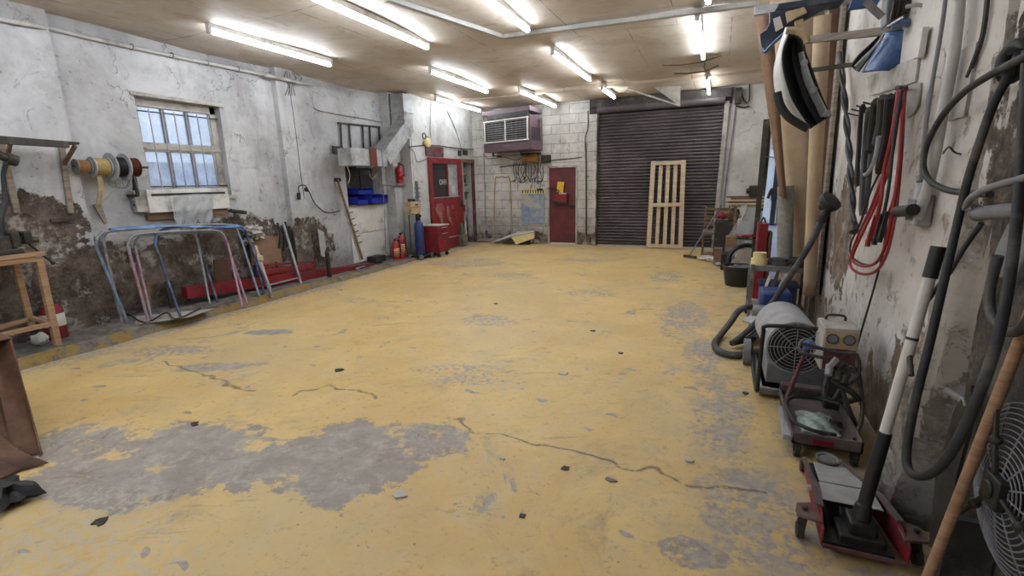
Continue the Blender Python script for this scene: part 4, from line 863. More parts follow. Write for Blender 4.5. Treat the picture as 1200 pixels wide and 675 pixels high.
# extinguishers
def extinguisher(c, r, h, label, hang=False):
    c = V(c); e = thing('fire_extinguisher', label, 'fire extinguisher', tuple(c), 'red fire extinguishers by the office door')
    b = MB(); b.lathe(c, (0, 0, 1), [(r*.8, 0), (r, .015), (r, h*.68), (r*.85, h*.78), (r*.35, h*.86), (r*.3, h*.9)], 24); build('cylinder', b, 'extred', e)
    b = MB(); z = c.z+h*.9; b.cyl((c.x, c.y, z-.01), (c.x, c.y, z+.03), r*.3); b.beam((c.x-.01, c.y-.02, z+.03), (c.x+.1, c.y-.06, z+.06), .02, .012); b.beam((c.x-.01, c.y-.02, z+.015), (c.x+.1, c.y-.05, z+.02), .02, .01); build('valve', b, 'black', e)
    b = MB(); b.tube([(c.x, c.y+.02, z+.01), (c.x+.03, c.y+.07+r*.4, z), (c.x+.06, c.y+r*1.05, z-h*.2), (c.x+.05, c.y+r*1.12, z-h*.42)], .011, 7); build('hose', b, 'black', e)
    b = MB(); b.cyl((c.x+.05, c.y+r*1.12, z-h*.42), (c.x+.05, c.y+r*1.12, z-h*.55), .012, .02); build('nozzle', b, 'black', e)
    a = [math.radians(t) for t in range(-75, 20, 10)]
    b = MB(); vs = []; 
    for k in a: vs += [(c.x+math.cos(k)*(r+.002), c.y+math.sin(k)*(r+.002), c.z+h*.2), (c.x+math.cos(k)*(r+.002), c.y+math.sin(k)*(r+.002), c.z+h*.55)]
    b.add(vs, [(2*i, 2*i+2, 2*i+3, 2*i+1) for i in range(len(a)-1)]); build('label_panel', b, 'extred' if hang else 'pyellow', e, solid=.001)
    if not hang:
        for i in range(5):
            zz = c.z+h*(.22+.065*i); b = MB(); vs = []; aa = [math.radians(t) for t in range(-65, 10, 8)]
            for k in aa: vs += [(c.x+math.cos(k)*(r+.005), c.y+math.sin(k)*(r+.005), zz), (c.x+math.cos(k)*(r+.005), c.y+math.sin(k)*(r+.005), zz+h*.04)]
            b.add(vs, [(2*j, 2*j+2, 2*j+3, 2*j+1) for j in range(len(aa)-1)]); build('label_band', b, 'extred', e, solid=.001)
    return e
p = PZ(465.5, 305.5, 0.02); extinguisher((p.x-.02, p.y, .03), .085, .46, 'left of the two fire extinguishers on the floor, shorter one')
p = PZ(475, 304, 0.02); extinguisher((p.x-.08, p.y+.0, .03), .085, .58, 'right and taller of the two fire extinguishers on the floor')
p = PX(469, 215, XL+.32); extinguisher((p.x, p.y, p.z), .075, .42, 'small fire extinguisher hung high on the wall beside the duct', True)
b = MB(); b.tube([PX(449, 217, XL+.25), PX(470, 218, XL+.26), PX(490, 218, XL+.35)], .014, 8, 0); b.tube([PX(449, 217, XL+.25), PX(450, 240, XL+.24), PX(452, 298, XL+.24)], .008, 8, 0); one('wall_pipe', b, 'grey', 'thin pipe framing the wall under the hung extinguisher', 'pipe')
b = MB(); 
for i in range(5): z = 1.5-i*.09; c = PX(489, 215, -6.08); b.beam((c.x, c.y-.08, z), (c.x, c.y+.06, z-.02*(i % 2)), .05, .035)
b.beam((c.x, c.y-.03, .75), (c.x, c.y-.03, 1.65), .05, .06); one('pipe_manifold', b, 'grey', 'stack of grey pipe fittings above the beige control box', 'pipe fittings')
# beige box
e = thing('control_box', 'beige box fixed on the wall above the blue gas cylinder', 'control box', tuple(PX(485, 255, -5.98)))
c = PX(485, 243, -5.93); b = MB(); b.box((c.x-.12, c.y-.17, c.z-.13), (c.x+.04, c.y+.18, c.z+.12)); build('box', b, 'cream', e, bev=.006)
b = MB(); b.box((c.x+.04, c.y-.165, c.z-.005), (c.x+.045, c.y+.175, c.z+.005)); b.box((c.x+.04, c.y+.0, c.z+.04), (c.x+.06, c.y+.08, c.z+.07)); build('tape', b, 'brownp', e)
b = MB(); b.cyl((c.x-.05, c.y-.05, c.z+.12), (c.x-.05, c.y-.05, c.z+.18), .05); b.cyl((c.x-.05, c.y+.08, c.z+.12), (c.x-.05, c.y+.08, c.z+.17), .04); one('black_pot', b, 'black', 'pair of black caps on top of the beige box', 'caps')
# gas cylinder trolley
e = thing('gas_trolley', 'small black trolley carrying the blue gas cylinder', 'trolley', (-5.9, 8.78, 0))
p = PZ(488, 303, 0.0); cx, cy = -5.92, 8.75
b = MB(); b.box((cx-.15, cy-.2, .06), (cx+.16, cy+.22, .085)); b.tube([(cx-.14, cy-.14, .08), (cx-.14, cy-.14, .95), (cx-.14, cy+.12, .95), (cx-.14, cy+.12, .08)], .013, 8, 0); build('trolley_frame', b, 'dmetal', e)
for (dx, dy) in ((.15, -.2), (.15, .22), (-.13, -.18), (-.13, .2)):
    b = MB(); b.cyl((cx+dx-.015, cy+dy, .055), (cx+dx+.02, cy+dy, .055), .055); build('wheel', b, 'grey', e)
e = thing('gas_cylinder', 'dusty blue gas cylinder standing on the black trolley', 'gas cylinder', (cx, cy, .086))
b = MB(); b.lathe((cx, cy, .087), (0, 0, 1), [(.085, 0), (.1, .02), (.1, .58), (.09, .66), (.05, .73), (.03, .75), (.03, .78)]); build('body', b, 'cylblue', e)
b = MB(); b.lathe((cx, cy, .80), (0, 0, 1), [(.03, 0), (.04, .01), (.055, .12), (.05, .16), (.01, .16)]); b.cyl((cx-.06, cy, .92), (cx+.08, cy, .92), .015); build('valve_guard', b, 'black', e)
# red cabinet
e = thing('tool_cabinet', 'red steel cabinet on castors in front of the office door', 'cabinet', (-5.75, 9.2, 0))
a_, c_ = PX(500, 290, -5.85), PX(515, 290, -5.72); y0, y1 = 8.98, 9.42; x0, x1 = -5.98, -5.58
b = MB(); b.box((x0, y0, .1), (x1, y1, .68)); build('body', b, 'red', e, bev=.008)
b = MB(); b.box((x0-.01, y0-.01, .68), (x1+.01, y1+.01, .7)); build('top_lid', b, 'dwhite', e, bev=.004)
b = MB(); b.box((x1, y0+.02, .12), (x1+.012, y1-.02, .42)); build('door', b, 'red', e, bev=.004)
for z in (.43, .56): b = MB(); b.box((x1, y0+.02, z), (x1+.012, y1-.02, z+.11)); o = build('drawer', b, 'red', e, bev=.004); b = MB(); b.beam((x1+.025, y0+.1, z+.08), (x1+.025, y1-.1, z+.08), .015, .012); build('handle', b, 'lgrey', o)
for dx in (0, 1):
    for dy in (0, 1): b = MB(); X_ = x0+.05+dx*(x1-x0-.1); Y_ = y0+.05+dy*(y1-y0-.1); b.cyl((X_, Y_-.015, .04), (X_, Y_+.015, .04), .04); b.box((X_-.02, Y_-.02, .04), (X_+.02, Y_+.02, .11)); build('castor', b, 'black', e)
# tape reel with hook
e = thing('tape_reel', 'yellow round reel with a dark carabiner hanging high beside the office door', 'reel', tuple(PX(501, 172, XO+.06)))
c = PX(501, 167, XO+.07); b = MB(); b.cyl(c-V((.03, 0, 0)), c+V((.03, 0, 0)), .1); b.cyl(c, c+V((.035, 0, 0)), .05); build('case', b, 'pyellow', e, bev=.008)
b = MB(); b.torus(c+V((0, -.12, .13)), (1, 0, 0), .06, .012, 20, 6); b.tube([c+V((0, -.08, .09)), c+V((0, .0, .13)), c+V((0, .04, .1))], .01); build('hook', b, 'dmetal', e)
for nm, pts, r, lb in (('wire', [(505, 120), (504, 150), (505, 162)], .006, 'black wire dropping from the ceiling to the yellow reel'),
                   ('surface_cable', [(480, 172), (505, 170), (530, 173), (548, 175), (566, 175)], .012, 'cable bundle running level above the office door'),
                   ('wire', [(524, 130), (533, 150), (540, 172), (541, 184)], .007, 'grey wire dropping slantwise to the doorway corner'),
                   ('wire', [(478, 172), (485, 178), (489, 190), (500, 186)], .006, 'short looped wire at the column under the yellow reel')):
    b = MB(); b.tube([PX(x, y, XO+.02) for x, y in pts], r, 6); one(nm, b, 'dmetal', lb, 'cable')
b = MB(); c = PX(545, 179, XO+.02); b.box((XO, c.y-.1, c.z-.06), (XO+.05, c.y+.1, c.z+.06)); b.box((XO, c.y-.35, c.z-.09), (XO+.04, c.y-.25, c.z+.04)); one('junction_box', b, 'dmetal', 'dark junction boxes above the open doorway', 'junction box', bev=.004)
# things in the doorway
e = thing('store_rack', 'grey rack of shelves inside the narrow open doorway', 'rack', (XO-.3, 11.4, 0))
for z in (.9, 1.35, 1.55, 1.8): b = MB(); b.box((XO-.5, 11.12, z), (XO-.1, 11.64, z+.03)); build('shelf', b, 'dwhite', e)
for i, (z, h_, mm) in enumerate(((.93, .2, 'dmetal'), (1.38, .12, 'lgrey'), (1.58, .1, 'dmetal'), (1.83, .16, 'grey'))):
    b = MB(); b.box((XO-.4, 11.2, z), (XO-.14, 11.55, z+h_)); one('rack_box', b, mm, ['dark box on the lowest shelf in the doorway', 'pale box on the second shelf in the doorway', 'thin dark box on the third shelf in the doorway', 'grey box on the top shelf in the doorway'][i], 'box', bev=.005)
e = thing('hanging_torch', 'white and pink handheld tool hanging in the doorway', 'tool', tuple(PX(544, 250, XO+.06)))
b = MB(); b.tube([PX(543, 205, XO+.05), PX(544, 232, XO+.05)], .01, 6, 0); b.beam(PX(544, 234, XO+.06), PX(545, 252, XO+.06), .12, .05, (1, 0, 0)); build('body', b, 'lgrey', e)
b = MB(); b.beam(PX(544, 240, XO+.09), PX(544.5, 248, XO+.09), .07, .02, (1, 0, 0)); build('pink_face', b, 'bred', e)
b = MB(); b.cyl(PX(545, 258, XO+.05), PX(547, 282, XO+.05), .02); build('tail', b, 'white', e)
b = MB(); b.lathe(PX(541.5, 274, XO+.09), (0, 0, 1), [(.05, 0), (.055, .02), (.055, .16), (.03, .22), (.02, .26)]); one('green_bottle', b, 'green', 'dark green bottle on the block in the doorway', 'bottle', loc=PX(541.5, 274, XO+.09))
b = MB(); c = PX(541.5, 274.5, XO+.09); b.box((c.x-.08, c.y-.12, .0), (c.x+.08, c.y+.12, c.z-.002)); one('concrete_block', b, 'conc', 'dark rubble block at the foot of the doorway', 'block', bev=.015)
# ================================================================== BACK WALL
# cooler in the corner
fr0, fl0, sr0 = PY(622, 175, 10.8), PY(567, 179, 11.25), PY(636, 171, 11.55)
zb = fr0.z; zt = PY(619, 123, 10.8).z
fl = V((fl0.x, fl0.y, zb)); fr = V((fr0.x, fr0.y, zb)); sr = V((sr0.x, sr0.y, zb)); bl = V((fl.x+.12, 11.68, zb))
e = thing('air_cooler', 'large mauve box cooler with louvred front, mounted high in the corner', 'air cooler', tuple(fr))
H = zt-zb; b = MB(); b.prism([fl, fr, sr, bl], (0, 0, H*.8)); build('casing', b, 'mauve', e, bev=.015)
dx = (fr-fl); W_ = dx.length; dx.normalize(); nn_ = V((dx.y, -dx.x, 0)); nn_ = nn_ if nn_.y < 0 else -nn_
b = MB(); b.prism([fl+nn_*.02, fr+nn_*.02+dx*.01, sr+dx*.02, bl], (0, 0, .001)); b.v = [v+V((0, 0, H*.9)) for v in b.v]; b2 = MB(); b2.prism([fl+nn_*.02+V((0, 0, H*.88)), fr+nn_*.02+V((0, 0, H*.88)), sr+V((0, 0, H*.88)), bl+V((0, 0, H*.88))], (0, 0, H*.12)); build('top_cap', b2, 'mauve', e, bev=.01)
def on(u, z, d=0): return fl+dx*(W_*u)+V((0, 0, z*H))+nn_*d
b = MB(); b.add([on(.12, .78, .004), on(.97, .78, .004), on(.97, .89, .004), on(.12, .89, .004), on(.12, .78, .03), on(.97, .78, .03), on(.97, .89, .03), on(.12, .89, .03)], [(0, 1, 2, 3), (7, 6, 5, 4), (0, 4, 5, 1), (1, 5, 6, 2), (2, 6, 7, 3), (3, 7, 4, 0)]); build('vent_gap', b, 'black', e)
b = MB(); b.add([on(.05, .24, .005), on(.95, .24, .005), on(.95, .74, .005), on(.05, .74, .005)], [(0, 1, 2, 3)]); build('grille_back', b, 'black', e, solid=.004)
b = MB()
for (u0, u1, z0, z1) in ((.03, .07, .22, .76), (.93, .97, .22, .76), (.03, .97, .22, .255), (.03, .97, .72, .76), (.485, .515, .22, .76)): b.beam(on((u0+u1)/2, z0, .02) if u1-u0 < .1 else on(u0, (z0+z1)/2, .02), on((u0+u1)/2, z1, .02) if u1-u0 < .1 else on(u1, (z0+z1)/2, .02), .03, .03)
build('grille_frame', b, 'white', e)
for i in range(9):
    z = .285+i*.052; b = MB(); b.beam(on(.06, z, .02), on(.94, z, .02), .022, .006, (0, .5, 1)); build('louvre', b, 'lgrey', e)
for i in range(10):
    u = .12+i*.085; b = MB(); b.beam(on(u, .26, .012), on(u, .73, .012), .006, .006); build('louvre_fin', b, 'grey', e)
b = MB(); b.beam(on(.44, .12, .004), on(.62, .13, .004), .006, .03, nn_); build('name_strip', b, 'lgrey', e)
sd = (sr-fr); sl = sd.length; sd.normalize(); sn = V((sd.y, -sd.x, 0)); sn = sn if sn.x > 0 else -sn
for i in range(7):
    c = fr+sd*(sl*(.12+i*.1))+V((0, 0, H*.22))+sn*.003; b = MB(); b.beam(c, c+V((0, 0, H*.3)), .012, .02); build('side_slot', b, 'black', e)
b = MB(); c = fr+sd*sl*.6+V((0, 0, H*.62))+sn*.02; b.beam(c-V((0, 0, .1)), c+V((0, 0, .1)), .12, .04); build('switch_box', b, 'mauve', e, bev=.005)
for u, z in ((.15, -.06), (.75, -.06)):
    b = MB(); c = on(u, 0, -.1); b.beam(c+V((0, 0, -.1)), c+V((0, .0, .0)), .04, .04); b.beam(c+V((0, 0, -.08)), V((c.x, YB, c.z-.08)), .03, .03); build('bracket', b, 'dmetal', e)
Yw = YB
def wy(px, py, d=.02): return PY(px, py, Yw-d)
e = thing('cable_winch', 'yellow electric box with a mass of wires under the mauve cooler', 'winch', tuple(wy(620, 190, .1)))
b = MB(); c = wy(622, 186, .15); b.box((c.x-.22, c.y-.06, c.z-.07), (c.x+.2, c.y+.1, c.z+.06)); b.beam((c.x-.1, c.y-.07, c.z+.05), (c.x+.2, c.y-.07, c.z+.1), .03, .03); build('housing', b, 'orgy', e, bev=.01)
b = MB(); c2 = wy(639, 186, .12); b.box((c2.x-.1, c2.y-.05, c2.z-.09), (c2.x+.12, c2.y+.1, c2.z+.09)); build('motor', b, 'dmetal', e, bev=.01)
b = MB(); c3 = wy(622, 180, .1); b.box((c3.x-.25, Yw-.2, c3.z-.04), (c3.x+.25, Yw-.02, c3.z+.02)); build('backing', b, 'black', e)
for i in range(16):
    b = MB(); x = 603+i*2.1; q = R.uniform(-4, 4); b.tube([wy(x, 190, .12), wy(x+q, 200+R.uniform(-3, 5), .06), wy(x-q*.6, 209+R.uniform(-4, 6), .05), wy(x+q*1.4+R.uniform(-3, 3), 214+R.uniform(-8, 4), .04)], .008, 5); build('hanging_wire', b, ['black', 'dmetal', 'grey'][i % 3], e)
for nm, pts, r, mt, lb in (
  ('hook_bar', [(586, 196), (600, 194), (617, 193)], .012, 'dmetal', 'dark bar sticking out left under the mauve cooler'),
  ('wall_wire', [(566, 180), (572, 186), (590, 184), (604, 188), (612, 184)], .008, 'dmetal', 'sagging wire between the corner and the yellow winch'),
  ('wall_wire', [(642, 188), (655, 187), (668, 186), (682, 184)], .012, 'dmetal', 'wire bundle running right from the winch over the red steel door'),
  ('wall_wire', [(636, 195), (637, 205), (634, 214), (632, 224)], .007, 'black', 'black wire falling to the striped rail above the faded blue board'),
  ('wall_wire', [(625, 212), (622, 220), (621, 232), (628, 235)], .007, 'black', 'shorter curled wire over the faded blue board'),
  ('wall_wire', [(567, 185), (568, 215), (569, 262)], .01, 'grey', 'straight grey pipe down the corner left of the bent tube'),
  ('door_conduit', [(686.5, 168), (687, 210), (687, 276)], .016, 'dmetal', 'dark conduit running down between red door and roller door'),
  ('door_conduit', [(689, 130), (689, 150), (686, 160), (686, 176)], .012, 'dmetal', 'dark cable from the ceiling to the conduit by the roller door')):
    b = MB(); b.tube([wy(x, y, r*.9) for x, y in pts], r, 6); one(nm, b, mt, lb, 'cable')
b = MB(); b.tube([wy(579, 278, .03), wy(580, 214, .03), wy(584, 208, .03), wy(592, 208, .03), wy(598, 214, .03), wy(600, 278, .03)], .016, 8, 4); one('bent_tube', b, 'cream', 'tall tan tube bent like an arch against the white block wall', 'tube')
b = MB(); b.box(wy(610.5, 228, .02), wy(638.5, 262, -.001)); one('faded_board', b, 'bboard', 'faded pale blue board on the wall left of the red steel door', 'board')
e = thing('striped_rail', 'black and yellow striped rail over the faded blue board', 'rail', tuple(wy(625, 224, .03)))
b = MB(); b.box(wy(611, 222, .035), wy(639, 226.5, .001)); build('rail', b, 'pyellow', e)
for i in range(9): b = MB(); b.box(wy(612+i*3, 222.6, .04), wy(613.3+i*3, 226, .034)); build('stripe', b, 'black', e)
b = MB(); b.box(wy(629, 221, .08), wy(636, 223.5, .036)); build('clip', b, 'black', e)
e = thing('leaning_worktop', 'long off white board lying propped at the foot of the back wall', 'board', tuple(PZ(600, 287, 0)))
b = MB(); p0, p1, p2, p3 = PY(571, 286.5, 11.45), PY(600, 287, 11.25), PY(626, 276, 11.45), PY(611, 272.5, 11.7)
b.prism([PY(572, 286, 11.4), PY(600, 277, 11.25), PY(626, 272, 11.35), PY(624, 271, 11.6), PY(608, 272, 11.65)], (0, 0, .02)); build('board_face', b, 'white', e)
b = MB(); b.prism([PY(599, 278, 11.25), PY(626, 272.5, 11.35), PY(626, 279, 11.35), PY(605, 286.5, 11.25)], (0, .02, 0)); build('board_edge', b, 'pyellow', e)
b = MB(); b.box(PY(604, 288, 11.42), PY(622, 279, 11.6)); one('prop_block', b, 'dmetal', 'dark block under the propped off white board', 'block')
b = MB()
for i in range(14): b.lump((-5.9+i*.12, 11.62+.03*(i % 2), .05), .07+.03*R.random(), 1.3, .8, .8, i, .35, 10)
one('rubble_heap', b, 'plaster', 'low rubble along the wall foot in the left back corner', 'rubble', kind='stuff')
# red steel door fittings
e = thing('letter_tray', 'red wall tray on the red steel door', 'tray', tuple(wy(658, 235, .1)))
c0, c1 = wy(651, 226, .0), wy(665.5, 236, .0); b = MB(); b.box((c0.x, Yw-.13, c1.z), (c1.x, Yw-.0, c0.z-.03)); build('tray', b, 'red', e, bev=.006)
b = MB(); b.box((c0.x-.01, Yw-.14, c1.z-.05), (c1.x+.01, Yw+.015, c1.z)); build('tray_base', b, 'dmetal', e)
b = MB(); b.box((c0.x+.12, Yw-.1, c0.z-.06), (c1.x-.02, Yw-.04, c0.z+.0)); build('papers', b, 'paper', e)
b = MB(); b.beam(wy(656, 225.5, .07), wy(657.5, 213, .03), .17, .02, (0, 1, 0)); b.v = b.v; one('yellow_pouch', b, 'yellow', 'yellow folder standing in the red door tray', 'folder')
b = MB(); b.tube([wy(642, 221, .02), wy(650, 221, .05), wy(655, 224, .12)], .012, 6); one('steel_rod', b, 'dmetal', 'dark rod from the door frame to the red tray', 'rod')
b = MB(); b.box(wy(660, 219, .02), wy(665, 235, .0)); 
# box on top right and wires
e = thing('relay_box', 'dark control box and bent pipes right of the roller door top', 'control box', tuple(wy(862, 115, .05)))
b = MB(); b.box(wy(862, 103, .16), wy(868, 122, .01)); build('box', b, 'dmetal', e)
b = MB(); b.tube([wy(868, 104, .1), wy(872, 118, .05), wy(878, 118, .05), wy(878, 80, .05)], .015, 6, 2); b.tube([wy(862, 124, .05), wy(872, 126, .05), wy(878, 124, .05)], .02, 6); build('pipe', b, 'dmetal', e)
b = MB(); b.tube([wy(862, 126, .03), wy(858, 160, .03), wy(850, 220, .03), wy(846, 275, .03)], .012, 6); one('door_conduit', b, 'grey', 'grey conduit down the right side of the roller door', 'cable')
# pallet frame leaning on the shutter
e = thing('pallet_frame', 'tall pale timber slatted frame leaning on the roller door', 'timber frame', tuple(PZ(778, 291.5, 0)))
bl_, br_ = PZ(757, 290.5, 0), PZ(800.5, 292.5, 0); yb3 = 11.45; bl_ = V((PY(757, 288, yb3).x, yb3, .02)); br_ = V((PY(800.5, 289, yb3-.0).x, yb3, .02))
tl_ = PY(763, 189, 11.62); tr_ = PY(804, 188, 11.62); tl_.z = tr_.z = (tl_.z+tr_.z)/2
def pf(u, v, d=0): return bl_.lerp(br_, u).lerp(tl_.lerp(tr_, u), v)+V((0, -d, 0))
for u in (.07, .93): b = MB(); b.beam(pf(u, 0), pf(u, 1), .1, .05, (0, 1, 0)); build('stile', b, 'wood', e, bev=.004)
for v in (.025, .975): b = MB(); b.beam(pf(.02, v, .02), pf(.98, v, .02), .03, .08, (0, 0, 1)); build('end_rail', b, 'wood', e, bev=.004)
b = MB(); b.beam(pf(.12, .5, .045), pf(.9, .505, .045), .03, .085, (0, 0, 1)); build('middle_rail', b, 'wood', e, bev=.004)
for u in (.29, .50, .71): b = MB(); b.beam(pf(u, .03, -.03), pf(u, .97, -.03), .085, .02, (0, 1, 0)); build('slat', b, 'wood', e, bev=.002)
# ---------------- corner clutter
e = thing('wooden_chair', 'dusty ladder back chair in front of the roller door right side', 'chair', tuple(PZ(836, 298, 0)))
cx, cy = PZ(836, 297, 0).x+.02, 10.9
w2, d2 = .24, .22; sh = .46
for sx in (-1, 1):
    b = MB(); b.beam((cx+sx*w2, cy-d2, 0), (cx+sx*w2, cy-d2, sh), .035, .035); build('leg', b, 'woodd', e, bev=.004)
    b = MB(); b.beam((cx+sx*w2, cy+d2, 0), (cx+sx*w2*.95, cy+d2+.04, 1.0), .035, .035); build('back_post', b, 'woodd', e, bev=.004)
    b = MB(); b.beam((cx+sx*w2, cy-d2, .2), (cx+sx*w2, cy+d2, .2), .02, .025); build('stretcher', b, 'woodd', e)
b = MB(); b.box((cx-w2-.02, cy-d2-.03, sh-.02), (cx+w2+.02, cy+d2+.02, sh+.03)); build('seat', b, 'woodg', e, bev=.012)
for z in (.62, .76, .92): b = MB(); b.beam((cx-w2, cy+d2+.02, z), (cx+w2, cy+d2+.02, z), .02, .06, (0, 0, 1)); build('back_slat', b, 'woodd', e, bev=.004)
b = MB(); b.beam((cx, cy+d2+.02, .5), (cx, cy+d2+.02, .9), .05, .015, (0, 1, 0)); build('splat', b, 'woodd', e)
e = thing('floor_broom', 'long handled broom leaning before the dusty chair', 'broom', tuple(PZ(810, 300, 0)))
p = PZ(808, 299, .06); q = PX(846, 240, p.x+.95); q = PY(846, 240, p.y+.35)
b = MB(); b.tube([p, q], .014, 8, 0); build('handle', b, 'grey', e)
b = MB(); b.beam(p+V((-.1, .08, -.02)), p+V((.12, -.1, -.02)), .07, .03); build('head', b, 'dmetal', e, bev=.004)
b = MB(); b.beam(p+V((-.1, .08, -.045)), p+V((.12, -.1, -.045)), .06, .04); build('bristles', b, 'woodd', e)
# corner shelf / trestle with junk
YJ = 10.6
def cj(px, py, Y=YJ): return PY(px, py, Y)
e = thing('corner_rack', 'rough timber rack loaded with planks in the back right corner', 'rack', (.65, 10.6, 0))
ztop = cj(870, 240).z
b = MB(); b.beam((.22, 10.45, ztop), (.95, 10.45, ztop), .5, .05); build('rack_top', b, 'woodd', e)
for x, y in ((.3, 10.25), (.92, 10.25), (.3, 10.65), (.92, 10.65)): b = MB(); b.beam((x, y, 0), (x, y, ztop-.026), .05, .05); build('leg', b, 'woodd', e)
for i, (x0, x1, y0, z, mt) in enumerate(((.12, .9, 10.3, .026, 'wood'), (.16, .85, 10.38, .056, 'woodg'), (.1, .8, 10.32, .086, 'wood'), (.2, .88, 10.42, .116, 'card'), (.13, .7, 10.5, .146, 'woodd'))):
    b = MB(); b.box((x0, y0-.1, ztop+z), (x1, y0+.12, ztop+z+.026)); one('plank', b, mt, ['pale plank, lowest of the stack on the corner rack', 'grey plank, second of the stack on the corner rack', 'pale plank, middle of the stack on the corner rack', 'cardboard coloured plank near the top of the stack on the corner rack', 'dark plank on top of the stack on the corner rack'][i], 'plank')
e = thing('old_motor', 'dark rusty motor sitting on the planks of the corner rack', 'motor', (.7, 10.4, ztop+.173))
b = MB(); z = ztop+.174+.1; b.cyl((.52, 10.36, z), (.78, 10.4, z), .1); b.cyl((.46, 10.36, z), (.52, 10.36, z), .05); b.box((.55, 10.3, z-.1), (.76, 10.46, z-.06)); build('motor_body', b, 'dmetal', e)
b = MB(); b.box((.72, 10.28, z-.1), (.94, 10.48, z+.22)); build('gearbox', b, 'dmetal', e, bev=.02)
def polyf(u, v):
    a = cj(868, 241, 10.2).lerp(cj(892, 245, 10.1), u); c = cj(846, 306, 9.9).lerp(cj(886, 314, 9.5), u); p = a.lerp(c, v)
    return p+V((.04*math.sin(u*9+v*7), -.10*math.sin(u*7)*math.sin(v*5+1)-.12*math.sin(PI*u)*math.sin(PI*v), .03*math.sin(u*13+v*4)))
b = MB(); b.grid(polyf, 26, 26); one('plastic_sheet', b, 'poly', 'crumpled clear polythene sheet hanging from the corner rack to the floor', 'plastic sheet')
spec = [('carton', 'card', (836, 302), (847, 292), 9.6, .28, 'brown carton on the floor beside the broom'),
        ('carton', 'card', (850, 290), (864, 278), 9.4, .3, 'tipped brown carton against the polythene sheet'),
        ('black_case', 'black', (844, 316), (858, 298), 9.0, .3, 'black upright container before the brown cartons')]
for nm, mt, a, c, Y, dp, lb in spec:
    p, q = PY(*a, Y), PY(*c, Y); base = 0 if p.z < .25 else p.z
    b = MB(); b.box((p.x, Y, base+.001), (q.x, Y+dp, q.z)); 
    o = one(nm, b, mt, lb, 'box' if mt == 'card' else 'container', bev=.004)
for i, (x, y, r, mt, lb) in enumerate(((829, 305, .09, 'paper', 'white crumpled packaging leftmost on the floor by the chair'), (838, 307, .1, 'paper', 'white foam piece between packaging and black container'), (832, 300, .08, 'card', 'scrap of brown card just right of the broom head'),
     (845, 312, .07, 'lgrey', 'pale rag at the foot of the black container'))):
    p = PZ(x, y, 0); b = MB(); b.lump((p.x, p.y, r*.5), r, 1.6, 1.2, .5, i, .3, 14); one('scrap', b, mt, lb, 'scrap')
b = MB(); c = cj(858, 250, 10.45); b.lump(c+V((0, 0, -.02)), .17, 1.1, .8, .6, 5, .3); b.v = [v for v in b.v]; one('cloth_heap', b, 'card', 'heap of brown and red cloth on the stool behind the polythene', 'cloth')
b = MB(); c = cj(851, 259, 10.35); b.box((c.x-.2, 10.3, .0), (c.x+.2, 10.6, c.z)); one('storage_crate', b, 'dmetal', 'dark crate carrying the cloth heap beside the chair', 'crate', bev=.01)
b = MB(); b.lump(cj(849, 252, 10.42), .1, 1.2, 1, .7, 8, .25); one('cloth_heap', b, 'red', 'small red cloth on top of the dark crate near the chair', 'cloth')
b = MB(); p = PY(874, 276.5, 7.98); b.lump(p, .08, 1.6, 1, .35, 3, .25); one('red_glove', b, 'bred', 'dark red glove lying beside the tall rack post', 'glove')
e = thing('old_tyre_rim', 'black bent hoop leaning behind the big black tub', 'hoop', tuple(PZ(876, 318, 0)))
c = PY(874, 308, 8.1); b = MB(); b.torus((c.x, c.y, .3), (.25, -1, .1), .26, .035, 28, 8); build('hoop', b, 'black', e)
# tub and bucket
e = thing('rubber_tub', 'large black rubber tub on the floor by the rack', 'tub', tuple(PZ(863, 338, 0)))
c = PZ(865, 337, 0); c.y += .18; b = MB(); b.lathe((c.x, c.y, 0), (0, 0, 1), [(.17, 0), (.18, .01), (.22, .27), (.235, .28), (.235, .3), (.215, .3), (.205, .27), (.165, .02)], 28); build('tub', b, 'black', e)
b = MB(); b.lathe((c.x, c.y, .22), (0, 0, 1), [(.19, 0), (.19, .02)], 20); b.lump((c.x, c.y, .25), .1, 1.4, 1.2, .5, 2, .4); build('contents', b, 'grey', e)
# ================================================================== RIGHT WALL, FAR HALF
# tall rack post with wrapped stock
e = thing('stock_rack', 'tall dark steel rack post against the right wall beside the wrapped boards', 'rack', (.75, 8.0, 0))
b = MB(); b.beam(PY(880, 338, 8.0), PY(898, 140, 8.1), .07, .05, (0, 1, 0)); build('post', b, 'dmetal', e)
b = MB(); b.beam(PY(896, 210, 8.15), PY(902, 140, 8.2), .06, .05, (0, 1, 0)); b.beam(PY(896, 150, 8.1), PY(916, 152, 8.1), .04, .04); b.beam(PY(888, 245, 8.05), PY(916, 247, 8.1), .04, .04); b.beam(PY(862, 279, 8.0), PY(886, 281, 8.0), .12, .015); build('arm', b, 'dmetal', e)
KB = 1.0
e = thing('wrapped_board', 'pale blue wrapped board bound with dark straps, beside the rack post', 'wrapped board', tuple(PX(905, 262, .8)))
A0, A1, B0, B1 = PY(892, 264, 7.7), PY(914, 264, 7.5), PY(905, 160, 7.9), PY(918, 166, 7.8)
def dn(a, b_): return b_+(a-b_)*(b_.z-.01)/(b_.z-a.z)
b = MB(); b.prism([dn(A0, B0), dn(A1, B1), B1, B0], (.02, .08, 0)); build('board', b, 'foilblue', e, bev=.006)
b = MB(); b.prism([A0.lerp(B0, .86)-V((0, .01, 0)), A1.lerp(B1, .86)-V((0, .01, 0)), B1-V((0, .01, 0)), B0-V((0, .01, 0))], (0, .008, 0)); build('blue_cap', b, 'tbl', e)
